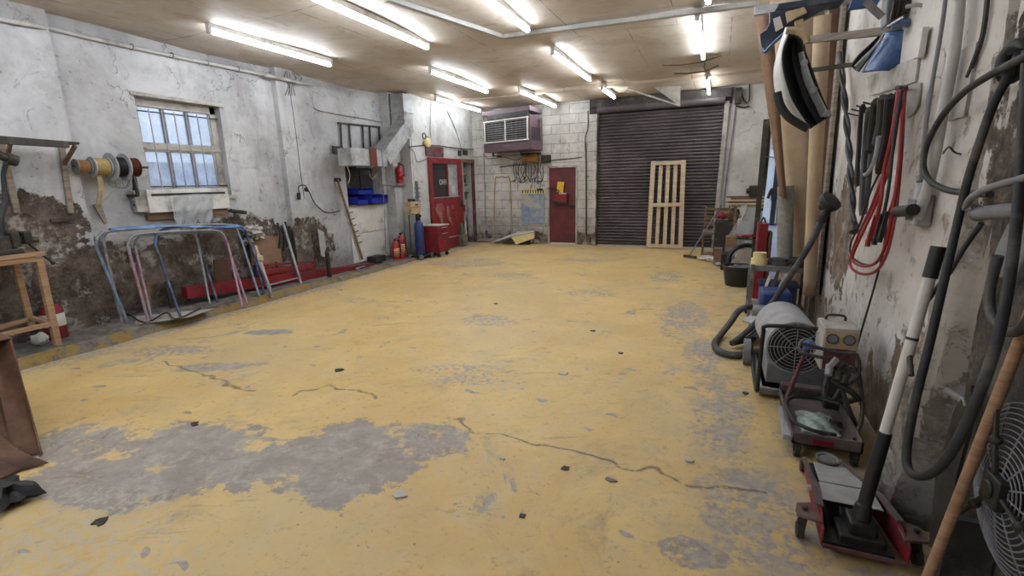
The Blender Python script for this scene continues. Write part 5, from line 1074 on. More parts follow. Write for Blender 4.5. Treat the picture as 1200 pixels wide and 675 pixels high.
b = MB(); b.beam(A0.lerp(A1, .55)-V((0, .02, 0)), B0.lerp(B1, .7)-V((0, .02, -.0)), .06, .012, (0, 1, 0)); b.beam(A0.lerp(A1, .95)-V((0, .02, 0)), B0.lerp(B1, .98)-V((0, .02, -.0)), .08, .012, (0, 1, 0)); build('strap', b, 'dblue', e)
b = MB(); b.beam(A0.lerp(B0, .02)-V((0, .03, 0)), A1.lerp(B1, .02)-V((0, .03, 0)), .012, .04, (0, 1, 0)); build('foot_band', b, 'cylblue', e)
b = MB(); b.beam(A0.lerp(B0, .78)-V((.08, .03, 0)), A1.lerp(B1, .8)-V((-.02, .03, 0)), .012, .03, (0, 1, 0)); b.tube([PY(900, 232, 7.45), PY(904, 222, 7.4), PY(909, 224, 7.45), PY(911, 234, 7.45)], .02, 6); b.tube([PY(905, 222, 7.42), PY(905, 235, 7.42)], .02, 6, 0); build('clamp', b, 'dblue', e)
# red cases
e = thing('red_case', 'tall narrow bright red case standing on the floor behind the yellow tape', 'case', tuple(PY(893, 345, 6.9)))
p = PY(893, 262, 6.95); xa, xb = PY(889, 262, 6.95).x, PY(901, 262, 6.95).x
b = MB(); b.box((xa, 6.95, .001), (xb, 7.2, p.z)); build('body', b, 'bred', e, bev=.006)
for i in range(5): b = MB(); z = p.z-.1-i*.14; b.box((xa+.01, 6.935, z), (xa+.03, 6.95, z+.05)); build('vent_notch', b, 'dred', e)
b = MB(); b.tube([(xa+.03, 7.05, p.z), (xa+.05, 7.05, p.z+.06), (xb-.05, 7.05, p.z+.06), (xb-.03, 7.05, p.z)], .012, 6); build('handle', b, 'dblue', e)
b = MB(); xa2, xb2 = PY(901.5, 262, 6.95).x+.01, PY(907, 262, 6.95).x; b.box((xa2, 6.98, .001), (xb2, 7.2, PY(903, 272, 6.98).z)); one('dark_red_case', b, 'dred', 'slimmer dark red case right beside the bright red one', 'case', bev=.006)
# kraft rolls
def roll(nm, lb, mt, A, B_, r0, r1, hollow=True, tube_=False, wob=0):
    A, B_ = V(A), V(B_); d = (B_-A).normalized(); a, u = basis(d); L = (B_-A).length; n = 30; vs = []; N = 16
    e = thing(nm, lb, 'roll', tuple(A))
    b = MB(); vs = []
    for j in range(N+1):
        t = j/N; r = r0+(r1-r0)*t; c = A+d*L*t
        for i in range(n):
            th = 2*PI*i/n; k = 1+wob*math.sin(th*3+t*5)+wob*.6*math.sin(th*5-t*8); vs.append(c+(a*math.cos(th)+u*math.sin(th))*r*k)
    fs = [(j*n+i, (j+1)*n+i, (j+1)*n+(i+1) % n, j*n+(i+1) % n) for j in range(N) for i in range(n)]
    b.add(vs, fs); build('outer_wrap', b, mt, e, solid=.006)
    b = MB(); b.cyl(A+d*.01, A+d*.02, r0*.9, n=24); build('base_end', b, mt, e)
    if hollow: b = MB(); b.cyl(B_-d*.12, B_-d*.1, r1*.88, n=24); build('inner_roll', b, 'brownp', e)
    return e
roll('kraft_roll', 'tall wide roll of tan kraft paper leaning by the right wall', 'kraft', PY(936, 330, 6.7), PY(934, -8, 6.15), .125, .235, True, wob=.05)
b = MB(); 
def flapf(u, v):
    a = PY(884, 14, 5.75).lerp(PY(904, 10, 5.75), u); c = PY(914, 230, 6.1).lerp(PY(922, 234, 6.1), u); m_ = PY(890, 60, 5.8).lerp(PY(908, 60, 5.8), u)
    p = (a*(1-v)**2+m_*2*v*(1-v)+c*v*v); return p+V((0, -.05*math.sin(PI*u), 0))
b.grid(flapf, 10, 24); one('loose_kraft_flap', b, 'card', 'loose brown paper flap hanging down left of the wide kraft roll', 'paper', solid=.005)
roll('kraft_roll', 'slim tan paper tube standing right of the wide kraft roll', 'kraft', PY(948, 345, 5.45), PY(964, 18, 5.0), .05, .06, True)
roll('foam_roll', 'short upright grey foam roll in front of the kraft rolls', 'foam', PY(920, 309, 6.2), PY(920.5, 218, 6.22), .075, .08, True, wob=.03)
e = thing('rack_upright', 'dark brown timber upright behind the kraft rolls', 'timber', tuple(PX(958, 340, .95)))
b = MB(); b.beam(PX(951, 345, .93), PX(984, -10, .93), .13, .09, (0, 1, 0)); build('board', b, 'brownp', e)
b = MB(); b.beam(PX(956, 345, .95), PX(990, -10, .95), .03, .12, (0, 1, 0)); build('edge_strip', b, 'woodg', e)
# rack arms
def arm(nm, lb, a, Xa, c, Xc_, w_, h_, mt='metal'):
    p = PX(*a, Xa); q = PX(*c, Xc_); q = V((q.x, q.y, q.z)); b = MB(); b.beam(p, q, w_, h_); one(nm, b, mt, lb, 'rail', bev=.002)
b = MB(); b.beam(PY(884, 13, 5.0), PY(1090, -13, 5.0), .04, .07); one('rack_rail', b, 'lgrey', 'topmost pale metal rail across the upper right of the picture', 'rail', bev=.002)
b = MB(); b.beam(PY(944, 47, 4.5), PY(1078, 32, 4.0), .03, .05); one('rack_rail', b, 'woodg', 'middle pale rail over which the blue car panel rests', 'rail', bev=.002)
b = MB(); b.beam(PY(945, 83, 4.7), PY(1012, 74, 4.5), .03, .03); one('rack_rail', b, 'dmetal', 'lowest thin dark rail, ending at the blue panel', 'rail', bev=.002)
b = MB(); b.beam(PX(1082, 33, .97), PX(1076, 68, .97), .09, .03, (1, 0, 0)); one('wall_cleat', b, 'white', 'white cleat on the right wall under the blue panel', 'cleat', bev=.003)
# bumper shell
e = thing('bumper_shell', 'dark curved bumper shell with pale outer skin hanging on the rack rail', 'bumper', tuple(PY(940, 150, 4.3)))
YBm = 4.2
def bl2(pts, off=0): return [PY(x, y, YBm+off) for x, y in pts]
L_ = [(921, 32), (912, 60), (907, 85), (910, 112), (922, 135), (940, 152)]
M1 = [(926, 36), (917, 60), (918, 85), (927, 115), (938, 134), (950, 151)]
M2 = [(940, 34), (944, 60), (953, 85), (962, 110), (970, 128), (974, 136)]
def strip(A_, B_, oa, ob, bulge=0):
    A3 = catmull(bl2(A_, oa), 5); B3 = catmull(bl2(B_, ob), 5); n = len(A3)
    def f(u, v):
        i = min(int(round(v*(n-1))), n-1); p = A3[i].lerp(B3[i], u); return p+V((0, bulge*math.sin(PI*u), 0))
    b = MB(); b.grid(f, 8, n-1); return b
build('outer_skin', strip(L_, M1, .12, .0, -.04), 'white', e, solid=.008)
build('inner_shell', strip(M1, M2, .0, .05, .13), 'black', e, solid=.008)
M3 = [(941, 60), (946, 78), (952, 95), (960, 112), (966, 124), (972, 136)]; M4 = [(936, 62), (939, 80), (943, 96), (950, 112), (957, 126), (962, 137)]
build('flange_strip', strip(M4, M3, .1, .03, .0), 'galv', e, solid=.01)
for (x, y) in ((942, 74), (953, 106), (969, 133)):
    b = MB(); c = PY(x, y, YBm+.02); b.cyl(c, c+V((-.0, -.03, 0)), .015); b.torus(c+V((0, -.02, 0)), (0, 1, 0), .02, .005, 14, 5); build('clip', b, 'lgrey', e)
b = MB(); b.tube(bl2([(911, 108), (914, 122), (922, 135), (934, 144), (947, 151)], -.05), .028, 8); build('lower_lip', b, 'black', e)
b = MB(); b.tube(bl2([(921, 36), (933, 36), (943, 42), (946, 50)], .0), .025, 6); b.beam(PY(936, 24, YBm), PY(938, 36, YBm), .05, .03, (0, 1, 0)); build('hanger', b, 'cream', e)
# navy bracket panel
e = thing('navy_bracket', 'dark navy angular car part with a pasted label hanging from the top rail', 'car part', tuple(PY(905, 40, 4.6)))
b = MB(); b.prism([PY(x, y, 4.6) for x, y in ((902, 14), (918, 12), (936, 14), (968, 6), (972, 8), (946, 22), (922, 34), (898, 58), (893, 60), (890, 40), (898, 34), (902, 26))], (0, .05, 0)); build('panel', b, 'dblue', e, bev=.006)
b = MB(); b.prism([PY(x, y, 4.585) for x, y in ((906, 22), (914, 19), (918, 32), (909, 37))], (0, .01, 0)); build('pasted_label', b, 'paper', e)
b = MB(); b.prism([PY(x, y, 4.55) for x, y in ((921, 14), (942, 8), (946, 14), (923, 26))], (0, .04, 0)); build('tan_block', b, 'cream', e)
b = MB(); b.tube([PY(893, 57, 4.58), PY(897, 61, 4.55), PY(902, 55, 4.55), PY(920, 38, 4.55)], .012, 6); build('edge_trim', b, 'carblue', e)
b = MB(); b.prism([PY(x, y, 4.9) for x, y in ((912, 4), (990, -8), (990, 1), (940, 9), (908, 12))], (0, .2, 0)); one('sheet_metal', b, 'dblue', 'dark sheet lying on the topmost rack rail', 'panel', bev=.01)
# blue car panel
e = thing('blue_car_panel', 'curved blue car bumper resting over the middle rail', 'car panel', tuple(PY(1030, 60, 4.1)))
def cp(A_, B_, Ya, Yb_, bulge, n1=10):
    A3 = catmull([PY(x, y, Ya) for x, y in A_], 6); B3 = catmull([PY(x, y, Yb_) for x, y in B_], 6); n = len(A3)
    def f(u, v):
        i = min(int(round(v*(n-1))), n-1); p = A3[i].lerp(B3[i], u); return p+V((0, -bulge*math.sin(PI*u), 0))
    b = MB(); b.grid(f, n1, n-1); return b
build('panel_face', cp([(1037, 38), (1028, 55), (1018, 72), (1010, 85)], [(1078, 35), (1071, 54), (1060, 70), (1042, 83)], 4.1, 4.0, .03), 'carblue', e, solid=.012)
build('panel_shoulder', cp([(1040, 33), (1055, 24), (1072, 20), (1090, 22)], [(1044, 34), (1058, 31), (1078, 30), (1096, 25)], 4.05, 3.9, .06), 'carblue', e, solid=.012)
build('dark_lining', cp([(1033, 40), (1020, 52), (1006, 65), (998, 76)], [(1036, 40), (1027, 55), (1016, 71), (1006, 84)], 4.16, 4.12, -.03), 'black', e, solid=.012)
b = MB(); b.tube([PY(1002, 78, 4.1), PY(1014, 66, 4.08), PY(1028, 52, 4.06), PY(1036, 40, 4.06)], .008, 6); build('silver_rim', b, 'lgrey', e)
b = MB(); b.prism([PY(x, y, 4.35) for x, y in ((1000, -4), (1034, -4), (1028, 6), (1012, 9), (994, 11))], (0, .04, 0)); one('navy_offcut', b, 'carblue', 'small dark blue panel corner at the very top, left of the wide bumper', 'panel', bev=.005)
b = MB(); b.tube([PY(1015, 1, 3.9), PY(1025, 12, 3.9), PY(1034, 20, 3.9)], .022, 8, 0); one('grey_rod', b, 'metal', 'short grey tube slanting down above the blue bumper', 'tube')
e = thing('ribbed_bumper', 'grey ribbed bumper piece stacked above the blue bumper', 'bumper', tuple(PY(1060, 10, 3.9)))
b = MB(); b.prism([PY(x, y, 3.95) for x, y in ((1038, 30), (1040, -8), (1075, -8), (1078, 4), (1062, 14), (1046, 24))], (0, .12, 0)); build('body', b, 'grey', e, bev=.01)
for i in range(5):
    b = MB(); b.tube([PY(1044+i*6, 24-i*3, 3.94), PY(1050+i*7, -6, 3.94)], .01, 6, 0); build('rib', b, 'dmetal', e)
b = MB(); b.prism([PY(x, y, 3.8) for x, y in ((1076, 2), (1088, -6), (1104, -2), (1100, 14), (1092, 12), (1078, 6))], (0, .1, 0)); build('dark_corner', b, 'dblue', e, bev=.006)
b = MB(); b.tube([PY(1062, 8, 3.78), PY(1078, 6, 3.74), PY(1098, 15, 3.72)], .012, 6); build('seal_strip', b, 'lgrey', e)
b = MB(); b.prism([PX(x, y, .985) for x, y in ((1016, 90), (1046, 78), (1076, 66), (1072, 96), (1048, 104), (1020, 112))], (.012, 0, 0)); one('backing_sheet', b, 'dwhite', 'stained pale sheet on the wall just below the blue bumper', 'sheet')
# twisted strap
e = thing('twisted_strap', 'long twisted dark webbing strap hanging on the right wall', 'strap', tuple(PX(1000, 262, .92)))
for ph in (0, PI):
    pts = []
    for i in range(34):
        t = i/33; x = 984+t*16+2*math.sin(t*3); y = 62+t*205; p = PX(x, y, .93); s_ = t*22+ph; pts.append(p+V((.012*math.cos(s_), .017*math.sin(s_), 0)))
    b = MB(); b.tube(pts, .015, 6, 2); build('strand', b, 'hose' if ph else 'black', e)
b = MB(); b.torus(PX(984, 66, .93), (1, 0, .2), .035, .012, 18, 6); build('end_loop', b, 'dmetal', e); b = MB(); b.cyl(PX(1000, 262, .93), PX(1001, 272, .93), .03); build('end_weight', b, 'dmetal', e)
# bundle of hoses and belts on hooks
e = thing('wall_hook_rack', 'wire hooks holding black belts left of the red cables', 'hooks', tuple(PX(1020, 125, 1)))
for i, (x, y) in enumerate(((994, 133), (998, 128), (1004, 124), (1012, 120))): b = MB(); b.tube([PX(x, y, .86), PX(x+8, y+2, .92), PX(x+14, y+3, .995)], .006, 6, 0); build('hook', b, 'black', e)
b = MB(); b.tube([PX(1030, 112, .85), PX(1040, 114, .9), PX(1052, 116, .995)], .006, 6, 0); build('hook', b, 'lgrey', e)
sp = [(1010, 126, 1007, 165, 1004, 214, .03, 'black', 'flat black lever hanging leftmost on the wall hooks'),
      (1018, 130, 1014, 170, 1010, 245, .035, 'hose', 'long grey black hose end reaching lowest in the bundle'),
      (1026, 120, 1022, 150, 1018, 175, .045, 'black', 'thick black belt in the middle of the bundle'),
      (1034, 116, 1032, 145, 1027, 168, .045, 'hose', 'greyish belt just left of the red cables'),
      (1042, 116, 1038, 160, 1030, 198, .04, 'black', 'black hose loop touching the red cables')]
for i, (x0, y0, x1, y1, x2, y2, r, mt, lb) in enumerate(sp):
    b = MB(); X_ = .93-.012*i; b.tube([PX(x0+3, y0+4, X_), PX(x0, y0, X_-.03), PX(x1, y1, X_), PX(x2, y2, X_), PX(x2+4, y2-4, X_+.02), PX(x1+8, y1, X_+.03), PX(x0+6, y0+4, X_+.03)], r*.55, 8); one('hanging_belt', b, mt, lb, 'belt')
b = MB(); b.tube([PX(1030, 160, .88), PX(1024, 190, .9), PX(1014, 205, .92), PX(1010, 192, .93), PX(1016, 160, .93)], .012, 8); one('grey_lead', b, 'lgrey', 'grey lead looped in front of the black belts', 'lead')
# jumper cables
e = thing('jumper_cables', 'red and black jumper cables looped over a peg on the right wall', 'jumper cables', tuple(PX(1010, 320, .93)))
XJ = .90
def jc(pts, mt, r, dx_=0): 
    b = MB(); b.tube([PX(x, y, XJ+dx_) for x, y in pts], r, 8, 5); build('cable', b, mt, e)
jc([(1053, 104), (1047, 150), (1038, 195), (1022, 240), (1006, 275), (997, 302), (998, 314), (1010, 321), (1026, 318), (1038, 300), (1046, 270), (1052, 230), (1057, 170), (1060, 104)], 'copr', .009)
jc([(1056, 104), (1049, 160), (1041, 200), (1026, 240), (1010, 275), (1000, 298), (1000, 307), (1012, 312), (1026, 308), (1036, 292), (1043, 262), (1050, 220), (1055, 170), (1058, 104)], 'copr', .009, -.015)
jc([(1053, 108), (1045, 160), (1036, 200), (1033, 230), (1029, 250), (1020, 282)], 'copr', .011, -.03)
jc([(1057, 106), (1048, 160), (1042, 215), (1038, 240), (1033, 262), (1028, 280)], 'black', .009, -.03)
jc([(1050, 108), (1044, 150), (1036, 190), (1020, 225), (1008, 262), (997, 285), (998, 300), (1010, 309), (1024, 310), (1034, 300)], 'black', .007, .012)
jc([(1061, 106), (1056, 160), (1052, 210), (1047, 235), (1038, 260), (1034, 278)], 'copr', .009, -.01)
for x, y, mt in ((1017, 285, 'copr'), (1025, 283, 'black'), (1031, 280, 'black')):
    b = MB(); p = PX(x, y, XJ-.04); q = PX(x+9, y-32, XJ-.04); b.beam(p, p.lerp(q, .55), .035, .02, (1, 0, 0), .02); b.beam(p.lerp(q, .2), q, .012, .018, (1, 0, 0)); b.cyl(p+V((0, 0, .02)), p+V((0, 0, -.02)), .014); build('clamp', b, mt, e)
b = MB(); b.cyl(PX(1056, 103, .82), PX(1058, 103, .998), .01); b.cyl(PX(1053, 103, .995), PX(1067, 103, .998), .02); build('peg', b, 'dmetal', e)
b = MB(); b.prism([PX(x, y, .985) for x, y in ((1062, 100), (1078, 97), (1075, 124), (1070, 134), (1062, 138))], (.014, 0, 0)); one('peg_board', b, 'dwhite', 'white wooden block carrying the peg of the red cables', 'block', bev=.004)
# socket and plug
e = thing('wall_socket', 'grey plastic wall socket with a black plug pushed in', 'socket', tuple(PX(1079, 246, 1)))
c = PX(1079, 246, .97); b = MB(); b.box((.93, c.y-.08, c.z-.08), (.999, c.y+.08, c.z+.08)); build('box', b, 'lgrey', e, bev=.01)
b = MB(); b.box((.925, c.y-.055, c.z-.055), (.932, c.y+.055, c.z+.055)); build('face', b, 'grey', e, bev=.003)
b = MB(); b.cyl((.925, c.y+.0, c.z), (.9, c.y+.0, c.z), .025); b.cyl(PX(1070, 246, .9), PX(1052, 248, .9), .03); build('plug', b, 'black', e)
b = MB(); b.tube([PX(1052, 248, .9), PX(1046, 246, .9), PX(1040, 252, .93), PX(1038, 270, .95), PX(1034, 300, .97), PX(1022, 345, .97), PX(1006, 400, .95), PX(996, 440, .93)], .006, 6); build('flex', b, 'black', e)
# pipes up the wall
b = MB(); b.tube([PX(1126, -20, .95), PX(1118, 60, .95), PX(1105, 130, .95), PX(1092, 200, .95), PX(1075, 262, .95)], .024, 12, 3); b.cyl(PX(1078, 232, .95), PX(1082, 215, .95), .027); one('service_pipe', b, 'pipe', 'thick pale pipe climbing the right wall above the grey socket', 'pipe')
b = MB(); b.tube([PX(1110, -20, .96), PX(1104, 30, .96), PX(1092, 100, .96), PX(1082, 170, .96), PX(1079, 210, .96)], .010, 10, 3); b.cyl(PX(1079, 206, .96), PX(1078.5, 213, .96), .02); one('thin_pipe', b, 'grey', 'thin grey pipe running up left of the thick pale pipe', 'pipe')
b = MB(); b.tube([PX(1158, -10, .985), PX(1152, 40, .985), PX(1140, 75, .985), (PX(1134, 90, .985))], .010, 6); one('wall_lead', b, 'dmetal', 'thin dark lead running down the wall right of the thick pale pipe', 'lead')
b = MB(); b.box(PX(1120, 62, .985), PX(1134, 136, .999)); one('wall_plate', b, 'dwhite', 'flaking white strip fixed on the wall right of the thick pale pipe', 'strip')
# ---------------- steel cart with wheels
e = thing('steel_cart', 'grey two tier steel cart with tall handles by the right wall', 'cart', (.6, 5.8, 0))
zt1 = PY(920, 317, 5.75).z; x0, x1, y0, y1 = PY(880, 317, 5.75).x, .93, 5.75, 6.15
for z in (zt1, .16):
    b = MB(); b.box((x0, y0, z-.02), (x1, y1, z)); b.box((x0, y0, z), (x1, y0+.01, z+.035)); b.box((x0, y0, z), (x0+.01, y1, z+.035)); build('shelf', b, 'metal', e, bev=.002)
for x, y, zz in ((x0+.01, y0, zt1+.05), (x1-.02, y0, zt1+.75), (x0+.01, y1, zt1+.05), (x1-.02, y1, zt1+.6)):
    b = MB(); b.box((x-.012, y-.012, .05), (x+.02, y+.02, zz)); build('upright', b, 'metal', e, bev=.002)
b = MB(); b.tube([(x1, y0, zt1+.5), (x1-.0, y0-.1, zt1+.62), (x1-.02, y0+.2, zt1+.62)], .012, 6); build('handle', b, 'lgrey', e)
for x in (x0+.02, x1-.03):
    for y in (y0+.02, y1-.02): b = MB(); b.cyl((x, y-.015, .03), (x, y+.015, .03), .03); build('castor', b, 'black', e)
def reel2(nm, lb, x, y, Y, r, h, mt):
    c = PY(x, y, Y); c.z = zt1+.036; e = thing(nm, lb, 'roll', tuple(c)); b = MB(); b.lathe(c, (0, 0, 1), [(r*.3, 0), (r, 0), (r, h*.5), (r*.8, h*.5), (r*.8, h), (r*.3, h)], 24); build('tape', b, mt, e)
    b = MB(); b.lathe(c+V((0, 0, h*.9)), (0, 0, 1), [(.005, 0), (r*.35, 0), (r*.35, .012), (.005, .012)], 18); build('core', b, 'dmetal' if mt != 'pyellow' else 'cream', e)
reel2('masking_tape', 'pale yellow tape rolls stacked at the left corner of the steel cart', 889.5, 310, 5.88, .085, .13, 'pyellow')
reel2('sanding_disc_pad', 'round dark grey pad stack on the steel cart right of the yellow tape', 912, 312, 5.9, .11, .07, 'hose')
b = MB(); c = PY(935, 312, 5.9); b.box((c.x-.06, 5.83, zt1+.036), (c.x+.16, 6.1, zt1+.1)); one('dark_tray', b, 'black', 'flat dark tray at the right end of the cart top', 'tray', bev=.006)
b = MB(); b.lump(PY(953, 290, 6.0), .09, .9, .8, 1.5, 4, .2); b.v = b.v; one('clear_bag', b, 'poly', 'small clear bag hanging behind the cart handle', 'bag')
e = thing('blue_crate', 'dusty blue crate on the lower tier of the steel cart', 'crate', (.6, 5.95, .161))
b = MB(); b.box((x0+.12, y0+.04, .161), (x1-.1, y1-.04, .43)); build('crate_body', b, 'navyp', e, bev=.01)
b = MB(); b.box((x0+.1, y0+.03, .41), (x1-.08, y1-.03, .435)); build('crate_rim', b, 'navyp', e, bev=.004)
for i, (a, c, mt, lb) in enumerate((((900, 350), (912, 318), 'dmetal', 'dark leaning bar in front of the steel cart, leftmost'), ((906, 352), (921, 322), 'lgrey', 'pale leaning bar in front of the steel cart, middle'), ((893, 348), (902, 325), 'paper', 'short whitish leaning bar at the cart corner'))):
    b = MB(); b.beam(PY(*a, 5.45), PY(*c, 5.66), .04, .03, (1, 0, 0)); one('leaning_bar', b, mt, lb, 'bar', bev=.003)
# ---------------- vacuum hose with brush head
e = thing('vacuum_hose', 'long dark suction tube with round brush head leaning across the cart', 'vacuum hose', tuple(PZ(840, 405, 0)))
hd = PY(972, 238, 4.75); 
b = MB(); b.tube([PY(966, 252, 4.75), PY(950, 285, 4.8), PY(925, 325, 4.85), PY(900, 362, 4.9), PY(876, 388, 4.85), PY(858, 402, 4.75)], .026, 10, 3); build('tube', b, 'hose', e)
b = MB(); d = V((.35, -.2, .75)).normalized(); c = PY(978, 236, 4.75); b.lathe(c-V((.05, 0, .02)), (.5, -.45, .6), [(.03, -.06), (.05, -.02), (.085, .0), (.09, .03), (.085, .05), (.04, .055)], 24); build('brush_head', b, 'black', e)
b = MB(); b.tube([PY(972, 244, 4.75), PY(966, 250, 4.75), PY(962, 260, 4.76)], .034, 10); build('neck', b, 'black', e)
f0 = [(881, 358), (866, 364), (856, 378), (845, 392), (838, 402), (842, 411), (858, 416), (874, 415), (888, 412)]
pts = [PZ(x, y, .035+.28*max(0, min(1, (392-y)/34))) for x, y in f0]
b = MB(); b.tube(pts, .032, 10, 4); build('flexible_hose', b, 'hose', e)
b = MB(); b.tube([PZ(858, 402, .06), PZ(868, 400, .05), PZ(884, 397, .06)], .03, 8); build('lower_joint', b, 'black', e)
b = MB(); b.tube([PY(905, 352, 4.88), PY(896, 376, 4.88), PY(880, 392, 4.85), PY(868, 398, 4.8)], .006, 6); build('cord', b, 'black', e)
e = thing('vacuum_cleaner', 'dusty vacuum cleaner between the hose loop and the space heater', 'vacuum cleaner', tuple(PZ(895, 395, 0)))
c = PZ(893, 400, 0); b = MB(); b.box((c.x-.12, 4.95, .06), (c.x+.1, 5.35, .2)); build('base', b, 'grey', e, bev=.02)
b = MB(); b.cyl((c.x-.1, 5.1, .3), (c.x+.12, 5.05, .3), .07); build('end_pipe', b, 'metal', e)
b = MB(); b.box((c.x-.05, 5.1, .2), (c.x+.22, 5.4, .5)); build('tank', b, 'cylblue', e, bev=.03)
b = MB(); b.beam((c.x-.16, 4.96, .22), (c.x+.12, 5.2, .36), .12, .02); build('lid', b, 'lgrey', e, bev=.003)
for x in (c.x-.1, c.x+.08): b = MB(); b.cyl((x-.02, 5.0, .05), (x+.02, 5.0, .05), .05); build('wheel', b, 'black', e)
# ---------------- space heater
e = thing('space_heater', 'large dusty torpedo space heater with round grille and black tank', 'heater', (.65, 4.0, 0))
fc = PY(938, 408, 3.8); rr = .19; ax = V((-.06, 1, .0)).normalized(); bc = V((fc.x-.03, 3.8, fc.z))
b = MB(); b.lathe(bc, ax, [(rr*.86, .0), (rr, .01), (rr, .62), (rr*.92, .68), (rr*.8, .70)], 36); build('barrel', b, 'lgrey', e)
b = MB(); b.lathe(bc, ax, [(.01, -.008), (rr*.93, -.008), (rr*.93, .0), (.01, .0)], 30); build('fan_shroud', b, 'black', e)
b = MB()
for k in range(1, 8): b.torus(bc-ax*.012, ax, rr*(.12+.125*k), .0028, 30, 5)
for k in range(8):
    t_ = PI*k/4; a, u = basis(ax); b.cyl(bc-ax*.012, bc-ax*.012+(a*math.cos(t_)+u*math.sin(t_))*rr*.98, .003, n=6)
build('wire_grille', b, 'lgrey', e)
b = MB(); b.box((bc.x-.17, 3.82, bc.z-.30), (bc.x+.20, 4.35, bc.z-.14)); build('housing', b, 'grey', e, bev=.01)
b = MB(); b.box((bc.x-.21, 3.72, bc.z-.36), (bc.x+.28, 4.45, bc.z-.30)); build('tank_flange', b, 'metal', e, bev=.012)
b = MB(); b.box((bc.x-.20, 3.73, max(.07, bc.z-.50)), (bc.x+.27, 4.44, bc.z-.30)); build('fuel_tank', b, 'black', e, bev=.03)
for sx in (-.23, .29):
    b = MB(); x = bc.x+sx; b.tube([(x, 4.5, .16), (x, 4.1, .05), (x, 3.72, .05), (x, 3.66, .12), (x, 3.68, bc.z-.3), (x, 3.66, bc.z+.05), (x, 3.62, bc.z+.16)], .014, 8, 3); build('side_frame', b, 'black', e)
b = MB(); b.tube([(bc.x-.23, 3.62, bc.z+.16), (bc.x-.21, 3.61, bc.z+.20), (bc.x+.05, 3.6, bc.z+.21), (bc.x+.27, 3.61, bc.z+.20), (bc.x+.29, 3.62, bc.z+.16)], .014, 8, 3); build('handle', b, 'black', e)
for sx in (-.27, .32): b = MB(); x = bc.x+sx; b.cyl((x-.025, 4.42, .11), (x+.025, 4.42, .11), .11, n=26); b.cyl((x-.03, 4.42, .11), (x+.03, 4.42, .11), .04); build('wheel', b, 'grey', e)
# ---------------- battery charger
e = thing('battery_charger', 'boxy red and cream battery charger standing on a stand by the wall', 'charger', (.82, 3.5, .4))
x0, x1, y0, y1 = PY(962, 420, 3.4).x, PY(1004, 420, 3.4).x, 3.4, 3.82; z1, z0 = PY(985, 385, 3.4).z, PY(985, 436, 3.4).z; y1 = 3.64
x1 = min(x1, .985)
b = MB(); b.box((x0, y0, z0), (x1, y1, z1)); build('case', b, 'dwhite', e, bev=.008)
b = MB(); b.box((x0+.01, y0-.006, z0+.01), (x1-.01, y0, z0+(z1-z0)*.52)); build('red_front', b, 'dred', e)
b = MB(); b.box((x0+.01, y0-.006, z0+(z1-z0)*.54), (x1-.01, y0, z1-.02)); build('gauge_panel', b, 'cream', e)
for u in (.25, .72): b = MB(); c = V((x0+(x1-x0)*u, y0-.006, z0+(z1-z0)*.76)); b.cyl(c, c-V((0, .006, 0)), .03, n=20); o = build('gauge', b, 'grey', e); b = MB(); b.torus(c-V((0, .006, 0)), (0, 1, 0), .03, .003, 20, 5); build('gauge_rim', b, 'dmetal', o)
b = MB(); b.tube([(x0+.04, y0+.2, z1), (x0+.05, y0+.2, z1+.03), (x1-.05, y0+.2, z1+.03), (x1-.04, y0+.2, z1)], .008, 6); build('handle', b, 'dmetal', e)
b = MB(); b.box((x0+.06, y0+.06, .0), (x1-.02, y1-.04, z0-.001)); one('charger_stand', b, 'dmetal', 'dark box under the battery charger', 'box', bev=.01)
e = thing('charger_leads', 'tangle of dark leads and clamps in front of the battery charger', 'leads', tuple(PY(975, 440, 3.3)))
for pts in ([(938, 402), (960, 408), (985, 414), (1004, 416), (1006, 440), (990, 452)], [(936, 414), (958, 418), (975, 424), (985, 450), (996, 490)], [(975, 424), (968, 446), (966, 462), (976, 468), (984, 456)], [(984, 440), (992, 470), (1004, 500), (1008, 520)]):
    b = MB(); b.tube([PY(x, y, 3.28) for x, y in pts], .011, 7); build('lead', b, 'hose', e)
for x, y in ((970, 432), (980, 438), (988, 442)): b = MB(); p = PY(x, y, 3.25); b.beam(p, p+V((.04, 0, .07)), .03, .025); b.cyl(p+V((.01, .01, .02)), p+V((0, -.03, -.03)), .02); build('clamp', b, 'lgrey' if x == 970 else 'dmetal', e)
# ================================================================== RIGHT FOREGROUND
# low trolley with lever
e = thing('lifting_trolley', 'low dusty red trolley with a blue knobbed lever on the floor by the heater', 'trolley', (.65, 3.25, 0))
x0, x1, y0, y1 = .475, .815, 2.93, 3.64
b = MB(); b.box((x0, y0, .085), (x1, y1, .095)); b.box((x0, y0, .085), (x1, y0+.012, .155)); b.box((x0, y1-.012, .085), (x1, y1, .155)); b.box((x0, y0, .085), (x0+.012, y1, .125)); b.box((x1-.012, y0, .085), (x1, y1, .155)); build('tray', b, 'tray', e, bev=.002)
b = MB(); b.box((x0+.1, y0-.004, .1), (x0+.2, y0, .13)); build('red_mark', b, 'bred', e)
b = MB(); b.box((x0+.01, y1-.05, .15), (x1, y1+.02, .17)); build('rear_bar', b, 'dred', e)
for x in (x0+.03, x1-.03):
    for y in (y0+.02, y1-.03): b = MB(); b.cyl((x-.014, y, .037), (x+.014, y, .037), .037); b.box((x-.02, y-.02, .04), (x+.02, y+.02, .086)); build('castor', b, 'dmetal', e)
b = MB(); A = V((x0-.015, y0+.05, .09)); B_ = PY(917, 478, 3.45); b.beam(A, B_, .03, .05, (1, 0, 0)); b.prism([V((x0-.02, y0+.03, .09)), V((x0-.02, y0+.3, .10)), B_+V((0, .03, 0)), B_+V((0, -.03, 0))], (.006, 0, 0)); build('side_bracket', b, 'lgrey', e)
